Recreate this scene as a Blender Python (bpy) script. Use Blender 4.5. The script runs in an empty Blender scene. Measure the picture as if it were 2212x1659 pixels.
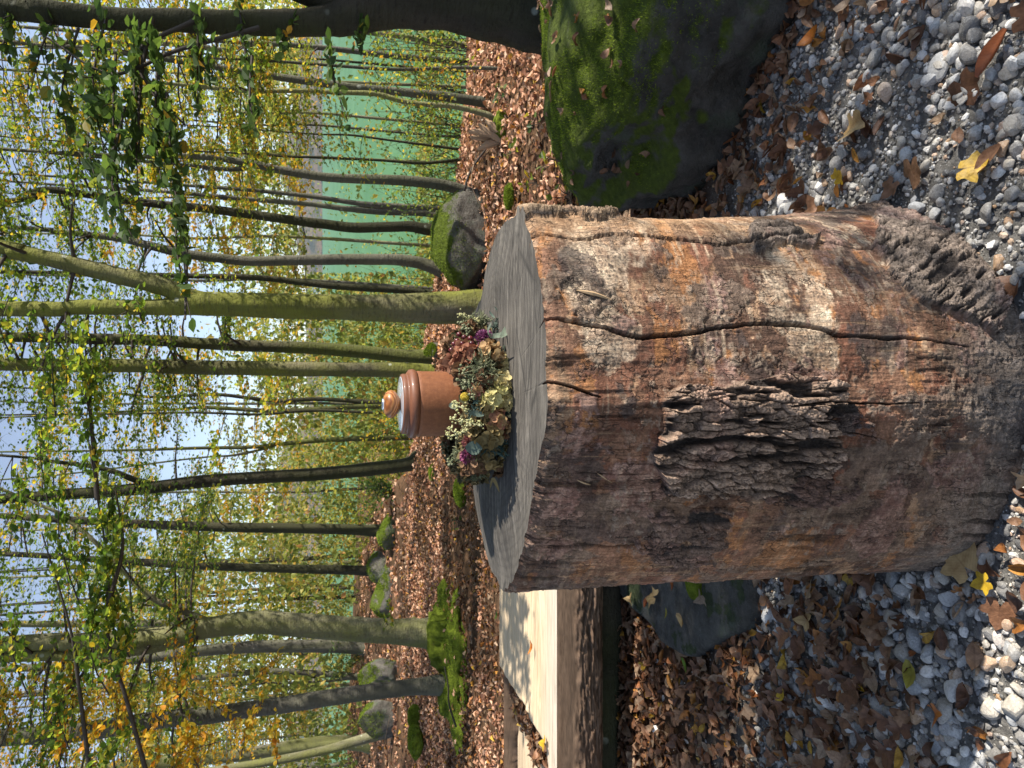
import bpy, bmesh, math, random
import numpy as np
from mathutils import Vector, Matrix

R = math.radians
rng = np.random.default_rng(11)
random.seed(11)
scene = bpy.context.scene
COL = scene.collection

# ------------------------------------------------------------------ camera, sky, sun, exposure
TH = R(15.4)          # the camera looks this far down
FPX = 1533.0          # focal length in pixels of a 2212-wide picture
CZ = 1.71             # eye height
ST, CT = math.sin(TH), math.cos(TH)

cam_d = bpy.data.cameras.new('camera')
cam = bpy.data.objects.new('camera', cam_d)
COL.objects.link(cam)
cam_d.sensor_fit = 'HORIZONTAL'
cam_d.sensor_width = 34.6
cam_d.lens = 34.6 * FPX / 2212.0
cam_d.clip_start = 0.05
cam_d.clip_end = 9000
# the phone was held sideways: picture-left is up in the world
mx, my, mz = Vector((0, -ST, -CT)), Vector((1, 0, 0)), Vector((0, -CT, ST))
cam.matrix_world = Matrix(((mx.x, my.x, mz.x, 0), (mx.y, my.y, mz.y, 0), (mx.z, my.z, mz.z, CZ), (0, 0, 0, 1)))
cam_d.dof.use_dof = True
cam_d.dof.focus_distance = 1.6
cam_d.dof.aperture_fstop = 13.0
scene.camera = cam

SUN_EL, SUN_AZ = R(36), R(-10)        # azimuth from +X towards +Y
sdir = Vector((math.cos(SUN_EL) * math.cos(SUN_AZ), math.cos(SUN_EL) * math.sin(SUN_AZ), math.sin(SUN_EL)))
world = bpy.data.worlds.new('World')
scene.world = world
world.use_nodes = True
wn = world.node_tree
for n in list(wn.nodes):
    wn.nodes.remove(n)
sky = wn.nodes.new('ShaderNodeTexSky')
sky.sky_type = 'NISHITA'
sky.sun_disc = False
sky.sun_elevation = SUN_EL
sky.sun_rotation = math.pi / 2 - SUN_AZ
sky.air_density = 1.0
sky.dust_density = 0.05
sky.altitude = 1800
sky.ozone_density = 2.0
bg = wn.nodes.new('ShaderNodeBackground')
bg.inputs['Strength'].default_value = 0.11
out = wn.nodes.new('ShaderNodeOutputWorld')
hs_ = wn.nodes.new('ShaderNodeHueSaturation')       # the phone's white balance: a less blue sky
hs_.inputs['Saturation'].default_value = 0.70
wn.links.new(sky.outputs[0], hs_.inputs['Color'])
wn.links.new(hs_.outputs[0], bg.inputs['Color'])
wn.links.new(bg.outputs[0], out.inputs['Surface'])

sun_d = bpy.data.lights.new('sun', 'SUN')
sun_d.energy = 5.0
sun_d.angle = R(0.53)
sun_d.color = (1.0, 0.93, 0.82)
sun = bpy.data.objects.new('sun', sun_d)
sun.rotation_euler = sdir.to_track_quat('Z', 'Y').to_euler()
sun.location = (30, 5, 30)
COL.objects.link(sun)

scene.view_settings.view_transform = 'Standard'
scene.view_settings.look = 'None'
scene.view_settings.gamma = 1.0
scene.view_settings.use_curve_mapping = False
scene.view_settings.exposure = 1.0
scene.render.engine = 'CYCLES'
scene.cycles.max_bounces = 8
scene.cycles.diffuse_bounces = 4
scene.cycles.transmission_bounces = 4
scene.cycles.transparent_max_bounces = 6
scene.cycles.use_denoising = True
scene.cycles.sample_clamp_indirect = 8

# ------------------------------------------------------------------ picture <-> place
def ray(X, Y):
    r = ((1659 - Y) - 829.5) / FPX
    d = (X - 1106.0) / FPX
    return np.array((r, CT - d * ST, -ST - d * CT))
def atY(X, Y, yy):
    k = ray(X, Y)
    p = k * (yy / k[1])
    return np.array((p[0], p[1], p[2] + CZ))
def atZ(X, Y, z):
    k = ray(X, Y)
    p = k * ((z - CZ) / k[2])
    return np.array((p[0], p[1], p[2] + CZ))
def depth(p):
    return p[1] * CT + (CZ - p[2]) * ST
def proj(P):
    P = np.asarray(P, float)
    dz = P[:, 2] - CZ
    w = P[:, 1] * CT - dz * ST
    w = np.where(w < 1e-3, 1e-3, w)
    d = (-P[:, 1] * ST - dz * CT) / w
    r = P[:, 0] / w
    return 1106 + d * FPX, 1659 - (829.5 + r * FPX), w
def inpoly(X, Y, poly):
    X = np.asarray(X); Y = np.asarray(Y)
    ins = np.zeros(X.shape, bool)
    n = len(poly)
    for i in range(n):
        x0, y0 = poly[i]; x1, y1 = poly[(i + 1) % n]
        c = ((y0 > Y) != (y1 > Y)) & (X < (x1 - x0) * (Y - y0) / (y1 - y0 + 1e-12) + x0)
        ins ^= c
    return ins

# ------------------------------------------------------------------ noise
def _h(ix, iy, iz, seed):
    h = (ix.astype(np.uint32) * np.uint32(374761393) + iy.astype(np.uint32) * np.uint32(668265263)
         + iz.astype(np.uint32) * np.uint32(2147483647 - 1274126177 % 1000003) + np.uint32((seed * 974634777) & 0xffffffff))
    h = (h ^ (h >> np.uint32(13))) * np.uint32(1274126177)
    h = (h ^ (h >> np.uint32(16))) * np.uint32(2246822519)
    h = h ^ (h >> np.uint32(15))
    return h.astype(np.float64) / 4294967295.0
def vn(p, seed=0):
    p = np.asarray(p, float)
    i = np.floor(p).astype(np.int64)
    f = p - i
    f = f * f * f * (f * (f * 6 - 15) + 10)
    r = 0
    for dx in (0, 1):
        wx = f[:, 0] if dx else 1 - f[:, 0]
        for dy in (0, 1):
            wy = f[:, 1] if dy else 1 - f[:, 1]
            for dz in (0, 1):
                wz = f[:, 2] if dz else 1 - f[:, 2]
                r = r + wx * wy * wz * _h(i[:, 0] + dx, i[:, 1] + dy, i[:, 2] + dz, seed)
    return r
def fbm(p, o=4, seed=0, g=0.5):
    p = np.asarray(p, float)
    a, s, t = 1.0, 0.0, 0.0
    for k in range(o):
        s = s + a * vn(p * (2.03 ** k) + 13.7 * k, seed + k)
        t += a
        a *= g
    return s / t
def worley(u, v, seed=0, jit=0.9):
    iu = np.floor(u).astype(np.int64); iv = np.floor(v).astype(np.int64)
    f1 = np.full(u.shape, 9.0); f2 = np.full(u.shape, 9.0); cid = np.zeros(u.shape)
    zz = np.zeros_like(iu)
    for du in (-1, 0, 1):
        for dv in (-1, 0, 1):
            a, b = iu + du, iv + dv
            px = a + 0.5 + (_h(a, b, zz, seed) - 0.5) * jit
            py = b + 0.5 + (_h(a, b, zz, seed + 5) - 0.5) * jit
            d = np.hypot(u - px, v - py)
            c = _h(a, b, zz, seed + 9)
            n1 = d < f1
            f2 = np.where(n1, f1, np.minimum(f2, d))
            cid = np.where(n1, c, cid)
            f1 = np.where(n1, d, f1)
    return f1, f2, cid
def sst(a, b, x):
    t = np.clip((x - a) / (b - a), 0, 1)
    return t * t * (3 - 2 * t)

# ------------------------------------------------------------------ objects
def mesh_np(name, V, faces, mat=None, smooth=True, col=None, midx=None):
    V = np.asarray(V, np.float32)
    if not isinstance(faces, (list, tuple)):
        faces = [faces]
    faces = [np.asarray(f, np.int32) for f in faces if len(f)]
    me = bpy.data.meshes.new(name)
    me.vertices.add(len(V))
    me.vertices.foreach_set('co', V.ravel())
    nl = sum(f.size for f in faces); nf = sum(len(f) for f in faces)
    me.loops.add(nl)
    me.polygons.add(nf)
    me.loops.foreach_set('vertex_index', np.concatenate([f.ravel() for f in faces]))
    tot = np.concatenate([np.full(len(f), f.shape[1], np.int32) for f in faces])
    st = np.concatenate(([0], np.cumsum(tot)[:-1])).astype(np.int32)
    me.polygons.foreach_set('loop_start', st)
    if midx is not None:
        me.polygons.foreach_set('material_index', np.asarray(midx, np.int32))
    me.polygons.foreach_set('use_smooth', np.full(nf, smooth, bool))
    me.update(calc_edges=True)
    if col is not None:
        a = me.color_attributes.new('col', 'FLOAT_COLOR', 'POINT')
        c = np.ones((len(V), 4), np.float32)
        c[:, :3] = col
        a.data.foreach_set('color', c.ravel())
    for m in (mat if isinstance(mat, (list, tuple)) else [mat]):
        if m is not None:
            me.materials.append(m)
    return me
def link(name, me, parent=None, loc=None):
    o = bpy.data.objects.new(name, me)
    COL.objects.link(o)
    if parent is not None:
        o.parent = parent
    if loc is not None:
        o.location = loc
    return o
def obj(name, V, faces, mat, parent=None, smooth=True, col=None, org=None):
    """org: the thing's base; geometry given in world space is stored relative to it."""
    V = np.asarray(V, float)
    if org is not None:
        V = V - np.asarray(org)
    return link(name, mesh_np(name, V, faces, mat, smooth, col), parent)
def tag(o, label=None, cat=None, group=None, kind=None):
    if label: o['label'] = label
    if cat: o['category'] = cat
    if group: o['group'] = group
    if kind: o['kind'] = kind
    return o
def thing(name, label, cat, loc=(0, 0, 0), group=None):
    o = link(name, None, None, tuple(float(c) for c in loc))
    o.empty_display_size = 0.1
    return tag(o, label, cat, group)

# ------------------------------------------------------------------ shapes
def tube(path, rad, sides=8, cap=True, wob=0.0, seed=0):
    P = np.asarray(path, float); rad = np.broadcast_to(np.asarray(rad, float), (len(P),))
    T = np.gradient(P, axis=0)
    T /= np.linalg.norm(T, axis=1, keepdims=True) + 1e-9
    ref = np.array((0.0, 1, 0)) if abs(T[0, 1]) < 0.8 else np.array((1.0, 0, 0))
    A = np.cross(T, ref); A /= np.linalg.norm(A, axis=1, keepdims=True) + 1e-9
    B = np.cross(T, A)
    th = np.arange(sides) * 2 * np.pi / sides
    rr = rad[:, None] * np.ones(sides)
    if wob:
        q = np.stack([np.cos(th)[None] * 1.3 + np.zeros((len(P), 1)), np.sin(th)[None] * 1.3 + np.zeros((len(P), 1)),
                      np.linspace(0, len(P) * 0.35, len(P))[:, None] + np.zeros((1, sides))], -1).reshape(-1, 3)
        rr = rr * (1 + wob * (fbm(q + seed * 7.1, 3, seed) - 0.5).reshape(len(P), sides) * 2)
    V = P[:, None, :] + rr[..., None] * (np.cos(th)[None, :, None] * A[:, None, :] + np.sin(th)[None, :, None] * B[:, None, :])
    V = V.reshape(-1, 3)
    i = np.arange(len(P) - 1)[:, None] * sides
    j = np.arange(sides)[None]
    k = (j + 1) % sides
    F = np.stack([i + j, i + k, i + sides + k, i + sides + j], -1).reshape(-1, 4)
    T3 = np.zeros((0, 3), int)
    if cap:
        n = len(V)
        V = np.vstack([V, P[:1], P[-1:]])
        j = np.arange(sides); k = (j + 1) % sides
        e = (len(P) - 1) * sides
        T3 = np.vstack([np.stack([np.full(sides, n), k, j], -1), np.stack([np.full(sides, n + 1), e + j, e + k], -1)])
    return V, F, T3
class Bag:
    """collects pieces that belong to ONE part"""
    def __init__(s):
        s.V, s.Q, s.T, s.n, s.C = [], [], [], 0, []
    def add(s, V, Q=None, T=None, col=None):
        V = np.asarray(V, float)
        if Q is not None and len(Q): s.Q.append(np.asarray(Q) + s.n)
        if T is not None and len(T): s.T.append(np.asarray(T) + s.n)
        s.V.append(V); s.n += len(V)
        if col is not None:
            s.C.append(np.broadcast_to(np.asarray(col, float), (len(V), 3)))
        return s
    def faces(s):
        f = []
        if s.Q: f.append(np.vstack(s.Q))
        if s.T: f.append(np.vstack(s.T))
        return f
    def make(s, name, mat, parent=None, smooth=True, org=None):
        c = np.vstack(s.C) if s.C else None
        return obj(name, np.vstack(s.V), s.faces(), mat, parent, smooth, c, org)
def smooth_path(pts, n):
    """Catmull-Rom through rows of pts (any width)"""
    P = np.asarray(pts, float)
    P = np.vstack([2 * P[0] - P[1], P, 2 * P[-1] - P[-2]])
    m = len(P) - 3
    t = np.linspace(0, m - 1e-6, n)
    i = t.astype(int); f = (t - i)[:, None]
    a, b, c, d = P[i], P[i + 1], P[i + 2], P[i + 3]
    return 0.5 * (2 * b + (c - a) * f + (2 * a - 5 * b + 4 * c - d) * f ** 2 + (3 * b - a - 3 * c + d) * f ** 3)
def rot_from(zdir, ydir):
    """(N,3,3) frames: local Z near zdir, local Y along ydir"""
    y = ydir / (np.linalg.norm(ydir, axis=1, keepdims=True) + 1e-9)
    x = np.cross(y, zdir); x /= np.linalg.norm(x, axis=1, keepdims=True) + 1e-9
    z = np.cross(x, y)
    return np.stack([x, y, z], -1)
def instance(V0, F0, pos, Rm, sc):
    """many copies of one small shape, joined"""
    V0 = np.asarray(V0, float); n = len(pos)
    sc = np.asarray(sc, float)
    if sc.ndim == 1: sc = np.repeat(sc[:, None], 3, 1)
    W = V0[None] * sc[:, None, :]
    W = np.einsum('nij,nkj->nki', Rm, W) + pos[:, None, :]
    Fs = [(np.asarray(f)[None] + (np.arange(n) * len(V0))[:, None, None]).reshape(-1, np.asarray(f).shape[1]) for f in F0]
    return W.reshape(-1, 3), Fs
def bag_inst(b, V0, F0, pos, Rm, sc):
    V, Fs = instance(V0, F0, pos, Rm, sc)
    q = [f for f in Fs if f.shape[1] == 4]; t = [f for f in Fs if f.shape[1] == 3]
    b.add(V, np.vstack(q) if q else None, np.vstack(t) if t else None)
def lathe(prof, seg=64):
    P = np.asarray(prof, float)
    th = np.arange(seg) * 2 * np.pi / seg
    V = np.stack([P[:, None, 0] * np.cos(th), P[:, None, 0] * np.sin(th), P[:, None, 1] + 0 * th], -1).reshape(-1, 3)
    i = np.arange(len(P) - 1)[:, None] * seg; j = np.arange(seg)[None]; k = (j + 1) % seg
    return V, np.stack([i + j, i + k, i + seg + k, i + seg + j], -1).reshape(-1, 4)
def ico(sub):
    bm = bmesh.new()
    bmesh.ops.create_icosphere(bm, subdivisions=sub, radius=1)
    bm.verts.ensure_lookup_table()
    V = np.array([v.co[:] for v in bm.verts]); F = np.array([[v.index for v in f.verts] for f in bm.faces])
    bm.free()
    return V, F
ICO1, ICO2, ICO3, ICO5 = ico(1), ico(2), ico(3), ico(5)

# ------------------------------------------------------------------ materials
class Mat:
    def __init__(s, name, rough=0.8, spec=0.3):
        s.m = bpy.data.materials.new(name)
        s.m.use_nodes = True
        s.t = s.m.node_tree
        s.p = s.t.nodes['Principled BSDF']
        s.p.inputs['Roughness'].default_value = rough
        s.p.inputs['Specular IOR Level'].default_value = spec
        s.o = s.t.nodes['Material Output']
        s._tc = None
    def n(s, typ, ins=None, **kw):
        nd = s.t.nodes.new('ShaderNode' + typ)
        for k, v in kw.items():
            setattr(nd, k, v)
        for k, v in (ins or {}).items():
            s.put(nd.inputs[k], v)
        return nd
    def put(s, sock, v):
        if isinstance(v, bpy.types.NodeSocket):
            s.t.links.new(v, sock)
        elif isinstance(v, bpy.types.Node):
            s.t.links.new(v.outputs[0], sock)
        else:
            if sock.type == 'RGBA' and len(v) == 3: v = (*v, 1)
            sock.default_value = v
    @property
    def pos(s):
        if s._tc is None: s._tc = s.n('TexCoord')
        return s._tc.outputs['Object']
    def scaled(s, sc):
        return s.n('Mapping', {'Vector': s.pos, 'Scale': sc}).outputs[0]
    def noise(s, scale, detail=4, rough=0.55, vec=None, dist=0.0):
        return s.n('TexNoise', {'Vector': vec if vec is not None else s.pos, 'Scale': scale, 'Detail': detail,
                                'Roughness': rough, 'Distortion': dist}).outputs[0]
    def ramp(s, fac, stops, interp='LINEAR'):
        r = s.n('ValToRGB', {'Fac': fac})
        r.color_ramp.interpolation = interp
        e = r.color_ramp.elements
        while len(e) < len(stops): e.new(0.5)
        for el, (p, c) in zip(e, stops):
            el.position = p
            el.color = (*c, 1) if not isinstance(c, (int, float)) else (c, c, c, 1)
        return r.outputs[0]
    def mix(s, fac, a, b, mode='MIX'):
        m = s.n('Mix', data_type='RGBA', blend_type=mode)
        s.put(m.inputs[0], fac); s.put(m.inputs[6], a); s.put(m.inputs[7], b)
        return m.outputs[2]
    def math(s, op, a, b=None):
        m = s.n('Math', operation=op)
        s.put(m.inputs[0], a)
        if b is not None: s.put(m.inputs[1], b)
        return m.outputs[0]
    def color(s, c):
        s.put(s.p.inputs['Base Color'], c); return s
    def bump(s, h, dist=0.01, strength=0.6):
        b = s.n('Bump', {'Height': h, 'Distance': dist, 'Strength': strength})
        s.put(s.p.inputs['Normal'], b); return s
    def rand(s, single):
        return s.n('ObjectInfo').outputs['Random'] if single else s.n('NewGeometry').outputs['Random Per Island']
    def attr(s, name='col'):
        return s.n('Attribute', attribute_name=name).outputs['Color']
    def translucent(s, col, amount):
        tr = s.n('BsdfTranslucent', {'Color': col})
        mx = s.n('MixShader', {0: amount, 1: s.p.outputs[0], 2: tr.outputs[0]})
        s.t.links.new(mx.outputs[0], s.o.inputs['Surface']); return s
def veins(m, c, k=0.55):
    """midrib and side veins, in the leaf's own axes"""
    sp = m.n('SeparateXYZ', {0: m.pos})
    ax = m.math('ABSOLUTE', sp.outputs[0])
    mid = m.ramp(ax, [(0.0, 1.0), (0.0016, 0.0)])
    w = m.math('SINE', m.math('MULTIPLY', m.math('SUBTRACT', sp.outputs[1], m.math('MULTIPLY', ax, 0.8)), 700.0))
    sv = m.math('MULTIPLY', m.ramp(w, [(0.80, 0.0), (1.0, 1.0)]), 0.7)
    v = m.math('MULTIPLY', m.math('MAXIMUM', mid, sv), k)
    return m.mix(v, c, m.mix(1.0, c, (0.45, 0.40, 0.36), 'MULTIPLY'))
def leaf_mat(name, stops, single=False, tl=0.35, rough=0.55, mottle=True, boost=1.5):
    m = Mat(name, rough, 0.35)
    c = m.ramp(m.rand(single), stops)
    if single: c = veins(m, c)
    if mottle:
        c = m.mix(1.0, c, m.ramp(m.noise(55, 3), [(0.3, (0.6, 0.55, 0.5)), (0.65, (1.15, 1.12, 1.1))]), 'MULTIPLY')
        m.bump(m.noise(90, 2), 0.004, 0.5)
    m.color(c)
    if tl:
        m.translucent(m.mix(1.0, c, (boost, boost, boost * 0.8), 'MULTIPLY'), tl)
    return m.m
# ------------------------------------------------------------------ palettes
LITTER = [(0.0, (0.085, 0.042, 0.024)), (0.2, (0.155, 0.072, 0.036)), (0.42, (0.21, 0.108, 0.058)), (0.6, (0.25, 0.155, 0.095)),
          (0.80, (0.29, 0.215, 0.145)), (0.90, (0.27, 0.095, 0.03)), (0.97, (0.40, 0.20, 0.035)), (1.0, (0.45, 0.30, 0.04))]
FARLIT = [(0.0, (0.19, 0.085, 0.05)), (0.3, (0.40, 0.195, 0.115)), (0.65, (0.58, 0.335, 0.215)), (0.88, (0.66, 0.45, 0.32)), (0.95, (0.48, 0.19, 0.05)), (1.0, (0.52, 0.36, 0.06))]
GREEN = [(0.0, (0.035, 0.07, 0.012)), (0.42, (0.075, 0.125, 0.016)), (0.75, (0.14, 0.19, 0.022)), (0.93, (0.28, 0.27, 0.028)), (1.0, (0.42, 0.26, 0.02))]
DARKG = [(0.0, (0.03, 0.055, 0.014)), (0.6, (0.055, 0.10, 0.022)), (0.95, (0.10, 0.15, 0.025)), (1.0, (0.40, 0.22, 0.02))]
LIME = [(0.0, (0.08, 0.13, 0.016)), (0.45, (0.15, 0.20, 0.022)), (0.65, (0.32, 0.32, 0.025)), (0.85, (0.46, 0.33, 0.025)), (1.0, (0.48, 0.20, 0.015))]
GOLD = [(0.0, (0.22, 0.24, 0.025)), (0.3, (0.42, 0.30, 0.025)), (0.7, (0.54, 0.33, 0.02)), (1.0, (0.50, 0.19, 0.015))]
FARW = [(0.0, (0.09, 0.125, 0.03)), (0.45, (0.18, 0.22, 0.045)), (0.75, (0.30, 0.29, 0.065)), (0.92, (0.42, 0.31, 0.06)), (1.0, (0.40, 0.20, 0.07))]
m_litter = leaf_mat('dry_leaves', LITTER, tl=0.12)
m_litter1 = leaf_mat('dry_leaf', LITTER, single=True, tl=0.12)
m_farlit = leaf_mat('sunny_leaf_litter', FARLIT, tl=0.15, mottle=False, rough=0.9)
m_green = leaf_mat('beech_leaves_green', GREEN, mottle=False, tl=0.5, boost=2.5)
m_dark = leaf_mat('leaves_dark_green', DARKG, mottle=False, tl=0.4, boost=1.8)
m_lime = leaf_mat('leaves_yellow_green', LIME, mottle=False, tl=0.45, boost=1.8)
m_gold = leaf_mat('leaves_golden', GOLD, mottle=False, tl=0.4)
m_farw = leaf_mat('distant_leaves', FARW, mottle=False, tl=0.45, boost=1.8)
LEAFM = dict(green=m_green, dark=m_dark, lime=m_lime, gold=m_gold, far=m_farw)

def one_leaf(name, c, tl=0.15):
    m = Mat(name, 0.5, 0.4)
    cc = m.mix(1.0, c, m.ramp(m.noise(40, 3), [(0.3, (0.7, 0.62, 0.55)), (0.65, (1.1, 1.1, 1.05))]), 'MULTIPLY')
    cc = veins(m, cc, .45)
    m.color(cc); m.translucent(cc, tl); m.bump(m.noise(70, 2), 0.003, 0.5)
    return m.m
m_leaf_yellow = one_leaf('leaf_yellow', (0.50, 0.33, 0.025))
m_leaf_tan = one_leaf('leaf_tan', (0.42, 0.29, 0.14))
m_leaf_orange = one_leaf('leaf_orange', (0.46, 0.15, 0.02))
m_leaf_rust = one_leaf('leaf_rust', (0.26, 0.075, 0.02))
m_leaf_green = one_leaf('leaf_fresh_green', (0.13, 0.22, 0.03))
m_leaf_olive = one_leaf('leaf_olive', (0.30, 0.27, 0.04))
m_leaf_grey = one_leaf('leaf_greybrown', (0.20, 0.15, 0.11))

def pebble_mat(name, single):
    m = Mat(name, 0.62, 0.35)
    c = m.ramp(m.rand(single), [(0.0, (0.10, 0.10, 0.10)), (0.12, (0.17, 0.165, 0.16)), (0.30, (0.30, 0.285, 0.26)), (0.46, (0.38, 0.345, 0.29)),
                                (0.60, (0.26, 0.27, 0.28)), (0.76, (0.50, 0.485, 0.455)), (0.88, (0.70, 0.68, 0.64)), (0.94, (0.34, 0.21, 0.11)), (1.0, (0.42, 0.31, 0.24))])
    g = m.n('NewGeometry').outputs['Position']
    sp = m.ramp(m.noise(160, 5, 0.7, g), [(0.32, (0.55, 0.55, 0.55)), (0.5, (1, 1, 1)), (0.72, (1.25, 1.25, 1.25))])
    c = m.mix(0.8, c, sp, 'MULTIPLY')
    vein = m.ramp(m.noise(38, 2, 0.5, g, 1.5), [(0.485, 0.0), (0.5, 1.0), (0.515, 0.0)])
    c = m.mix(m.math('MULTIPLY', vein, 0.35), c, (0.7, 0.7, 0.68))
    m.color(c); m.bump(m.noise(220, 4, 0.6, g), 0.002, 0.6)
    return m.m
m_peb, m_peb1 = pebble_mat('gravel_stones', False), pebble_mat('gravel_stone', True)

def bark_mat(name, base, algae, amt, dark=0.5):
    m = Mat(name, 0.85, 0.15)
    g = m.n('NewGeometry').outputs['Position']
    st = m.n('Mapping', {'Vector': g, 'Scale': (1, 1, 0.25)}).outputs[0]
    ring = m.n('Mapping', {'Vector': g, 'Scale': (1, 1, 7)}).outputs[0]
    c = m.mix(m.ramp(m.noise(3.5, 5, 0.6, st), [(0.38, 0.0), (0.62, 1.0)]), base, tuple(dark * k for k in base))
    c = m.mix(m.math('MULTIPLY', m.ramp(m.noise(2.2, 4, 0.6, st), [(0.33, 0.0), (0.58, 1.0)]), amt), c, algae)
    c = m.mix(m.math('MULTIPLY', m.ramp(m.noise(5, 3, 0.6, ring), [(0.5, 0.0), (0.7, 1.0)]), 0.35), c, tuple(0.45 * k for k in base))
    sp = m.n('TexVoronoi', {'Vector': g, 'Scale': 5.5, 'Randomness': 1.0})
    c = m.mix(m.math('MULTIPLY', m.ramp(sp.outputs['Distance'], [(0.10, 1.0), (0.15, 0.0)]),
                     m.ramp(m.noise(1.7, 2, 0.5, g), [(0.52, 0.0), (0.6, 0.6)])), c, (0.38, 0.40, 0.34))
    sc = m.n('Mapping', {'Vector': g, 'Scale': (9, 9, 40)}).outputs[0]
    c = m.mix(m.math('MULTIPLY', m.ramp(m.noise(1.0, 4, 0.7, sc), [(0.58, 0.0), (0.66, 1.0)]), 0.6), c, tuple(0.3 * k for k in base))
    m.color(c); m.bump(m.math('ADD', m.noise(28, 5, 0.6, g), m.noise(1.0, 4, 0.7, sc)), 0.02, 0.8)
    return m.m
m_bark_green = bark_mat('bark_beech_algae', (0.15, 0.135, 0.085), (0.165, 0.175, 0.03), 0.85, 0.35)
m_bark_grey = bark_mat('bark_beech_grey', (0.13, 0.12, 0.105), (0.11, 0.12, 0.05), 0.4)
m_bark_dark = bark_mat('bark_dark_wet', (0.052, 0.044, 0.034), (0.045, 0.05, 0.018), 0.6, 0.35)
m_bark_pale = bark_mat('bark_beech_pale', (0.22, 0.20, 0.15), (0.17, 0.18, 0.045), 0.75, 0.4)
m_bark_rough = bark_mat('bark_mossy_rough', (0.085, 0.07, 0.055), (0.10, 0.115, 0.025), 0.8, 0.35)
m_twig = Mat('twig_bark', 0.8, 0.2).color((0.055, 0.045, 0.038)).m

def rock_mat(name, stone, mosscol, bias):
    m = Mat(name, 0.85, 0.2)
    g = m.n('NewGeometry')
    nz = m.n('SeparateXYZ', {0: g.outputs['Normal']}).outputs[2]
    P = g.outputs['Position']
    c = m.mix(m.ramp(m.noise(9, 6, 0.65, P), [(0.35, 0.0), (0.65, 1.0)]), stone, tuple(0.42 * k for k in stone))
    c = m.mix(m.math('MULTIPLY', m.ramp(m.noise(3.2, 4, 0.6, P), [(0.52, 0.0), (0.62, 1.0)]), 0.55), c, (0.11, 0.15, 0.10))
    c = m.mix(m.ramp(m.noise(70, 4, 0.7, P), [(0.55, 0.0), (0.75, 0.5)]), c, tuple(min(1, 1.7 * k) for k in stone))
    k = m.math('ADD', m.math('MULTIPLY', nz, 0.42), m.noise(4.5, 5, 0.6, P))
    mk = m.ramp(k, [(bias - 0.05, 0.0), (bias + 0.06, 1.0)])
    mc = m.ramp(m.noise(30, 4, 0.7, P), [(0.3, tuple(0.45 * q for q in mosscol)), (0.7, mosscol)])
    m.color(m.mix(mk, c, mc))
    m.bump(m.math('ADD', m.noise(45, 6, 0.7, P), m.math('MULTIPLY', m.noise(12, 4, 0.6, P), 0.6)), 0.06, 1.0)
    return m.m
m_rock = rock_mat('mossy_rock', (0.20, 0.185, 0.16), (0.13, 0.18, 0.02), 0.72)
m_boulder = rock_mat('boulder_stone', (0.125, 0.118, 0.105), (0.12, 0.165, 0.02), 0.745)
m_slab = rock_mat('flat_stone', (0.15, 0.147, 0.135), (0.08, 0.105, 0.05), 1.02)
def moss_mat(name, lo, hi):
    m = Mat(name, 0.9, 0.1)
    c = m.ramp(m.rand(False), [(0.0, lo), (1.0, hi)])
    m.color(c); m.translucent(c, 0.25); return m.m
m_moss = moss_mat('moss_fronds', (0.075, 0.12, 0.012), (0.29, 0.38, 0.04))
def moss_body_mat():
    m = Mat('moss_cushion', 0.95, 0.05)
    P = m.n('NewGeometry').outputs['Position']
    m.color(m.ramp(m.noise(16, 6, 0.7, P), [(0.3, (0.055, 0.065, 0.012)), (0.5, (0.12, 0.16, 0.018)), (0.7, (0.20, 0.25, 0.03))]))
    m.bump(m.noise(60, 6, 0.75, P), 0.03, 1.0)
    return m.m
m_mossb = moss_body_mat()

# ------------------------------------------------------------------ terrain
_cx = np.array([-80, -40, -19, -12, -6.5, -3.4, -1.9, -1.1, .9, 1.6, 2.2, 3.5, 6, 12, 40, 90.])
_cy = np.array([55, 48, 39, 32, 26, 19.5, 14.3, 12.5, 10.9, 9.8, 8.2, 7.6, 7.4, 8, 16, 30.])
LAKE_Z = -12.0
def crest(x): return np.interp(x, _cx, _cy)
def ground(x, y):
    x = np.asarray(x, float); y = np.asarray(y, float)
    q = np.stack([x * 0.55, y * 0.55, x * 0], -1)
    b = (fbm(q.reshape(-1, 3), 3, 3).reshape(x.shape) - 0.5) * np.clip((y - 4.2) / 8, 0, 1) * 0.45
    b += (fbm((q * 6).reshape(-1, 3), 2, 5).reshape(x.shape) - 0.5) * 0.02
    d = np.maximum(0, y - crest(x) - 0.3)
    drop = (0.62 - 0.56 * sst(-3, -10, x)) * (np.sqrt(d * d + 1.5) - np.sqrt(1.5))
    return np.maximum(b * np.clip(1 - d / 20, 0.2, 1) - drop, LAKE_Z - 3 + 0 * x)
def gz(x, y): return float(ground(np.array([x]), np.array([y]))[0])

def ground_mat():
    m = Mat('soil_under_leaves', 0.95, 0.1)
    P = m.n('NewGeometry').outputs['Position']
    sx = m.n('SeparateXYZ', {0: P})
    soil = m.ramp(m.noise(14, 6, 0.7, P), [(0.3, (0.055, 0.036, 0.022)), (0.55, (0.13, 0.075, 0.042)), (0.75, (0.24, 0.13, 0.075))])
    grav = m.ramp(m.noise(60, 6, 0.75, P), [(0.3, (0.10, 0.095, 0.088)), (0.5, (0.19, 0.183, 0.17)), (0.75, (0.34, 0.33, 0.31))])
    e = m.math('ADD', sx.outputs[1], m.math('MULTIPLY', m.noise(2.5, 4, 0.6, P), 0.8))
    m.color(m.mix(m.ramp(m.math('MULTIPLY', e, 0.2), [(0.60, 0.0), (0.68, 1.0)]), grav, soil))
    m.bump(m.noise(50, 6, 0.75, P), 0.03, 0.9)
    return m.m
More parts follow.
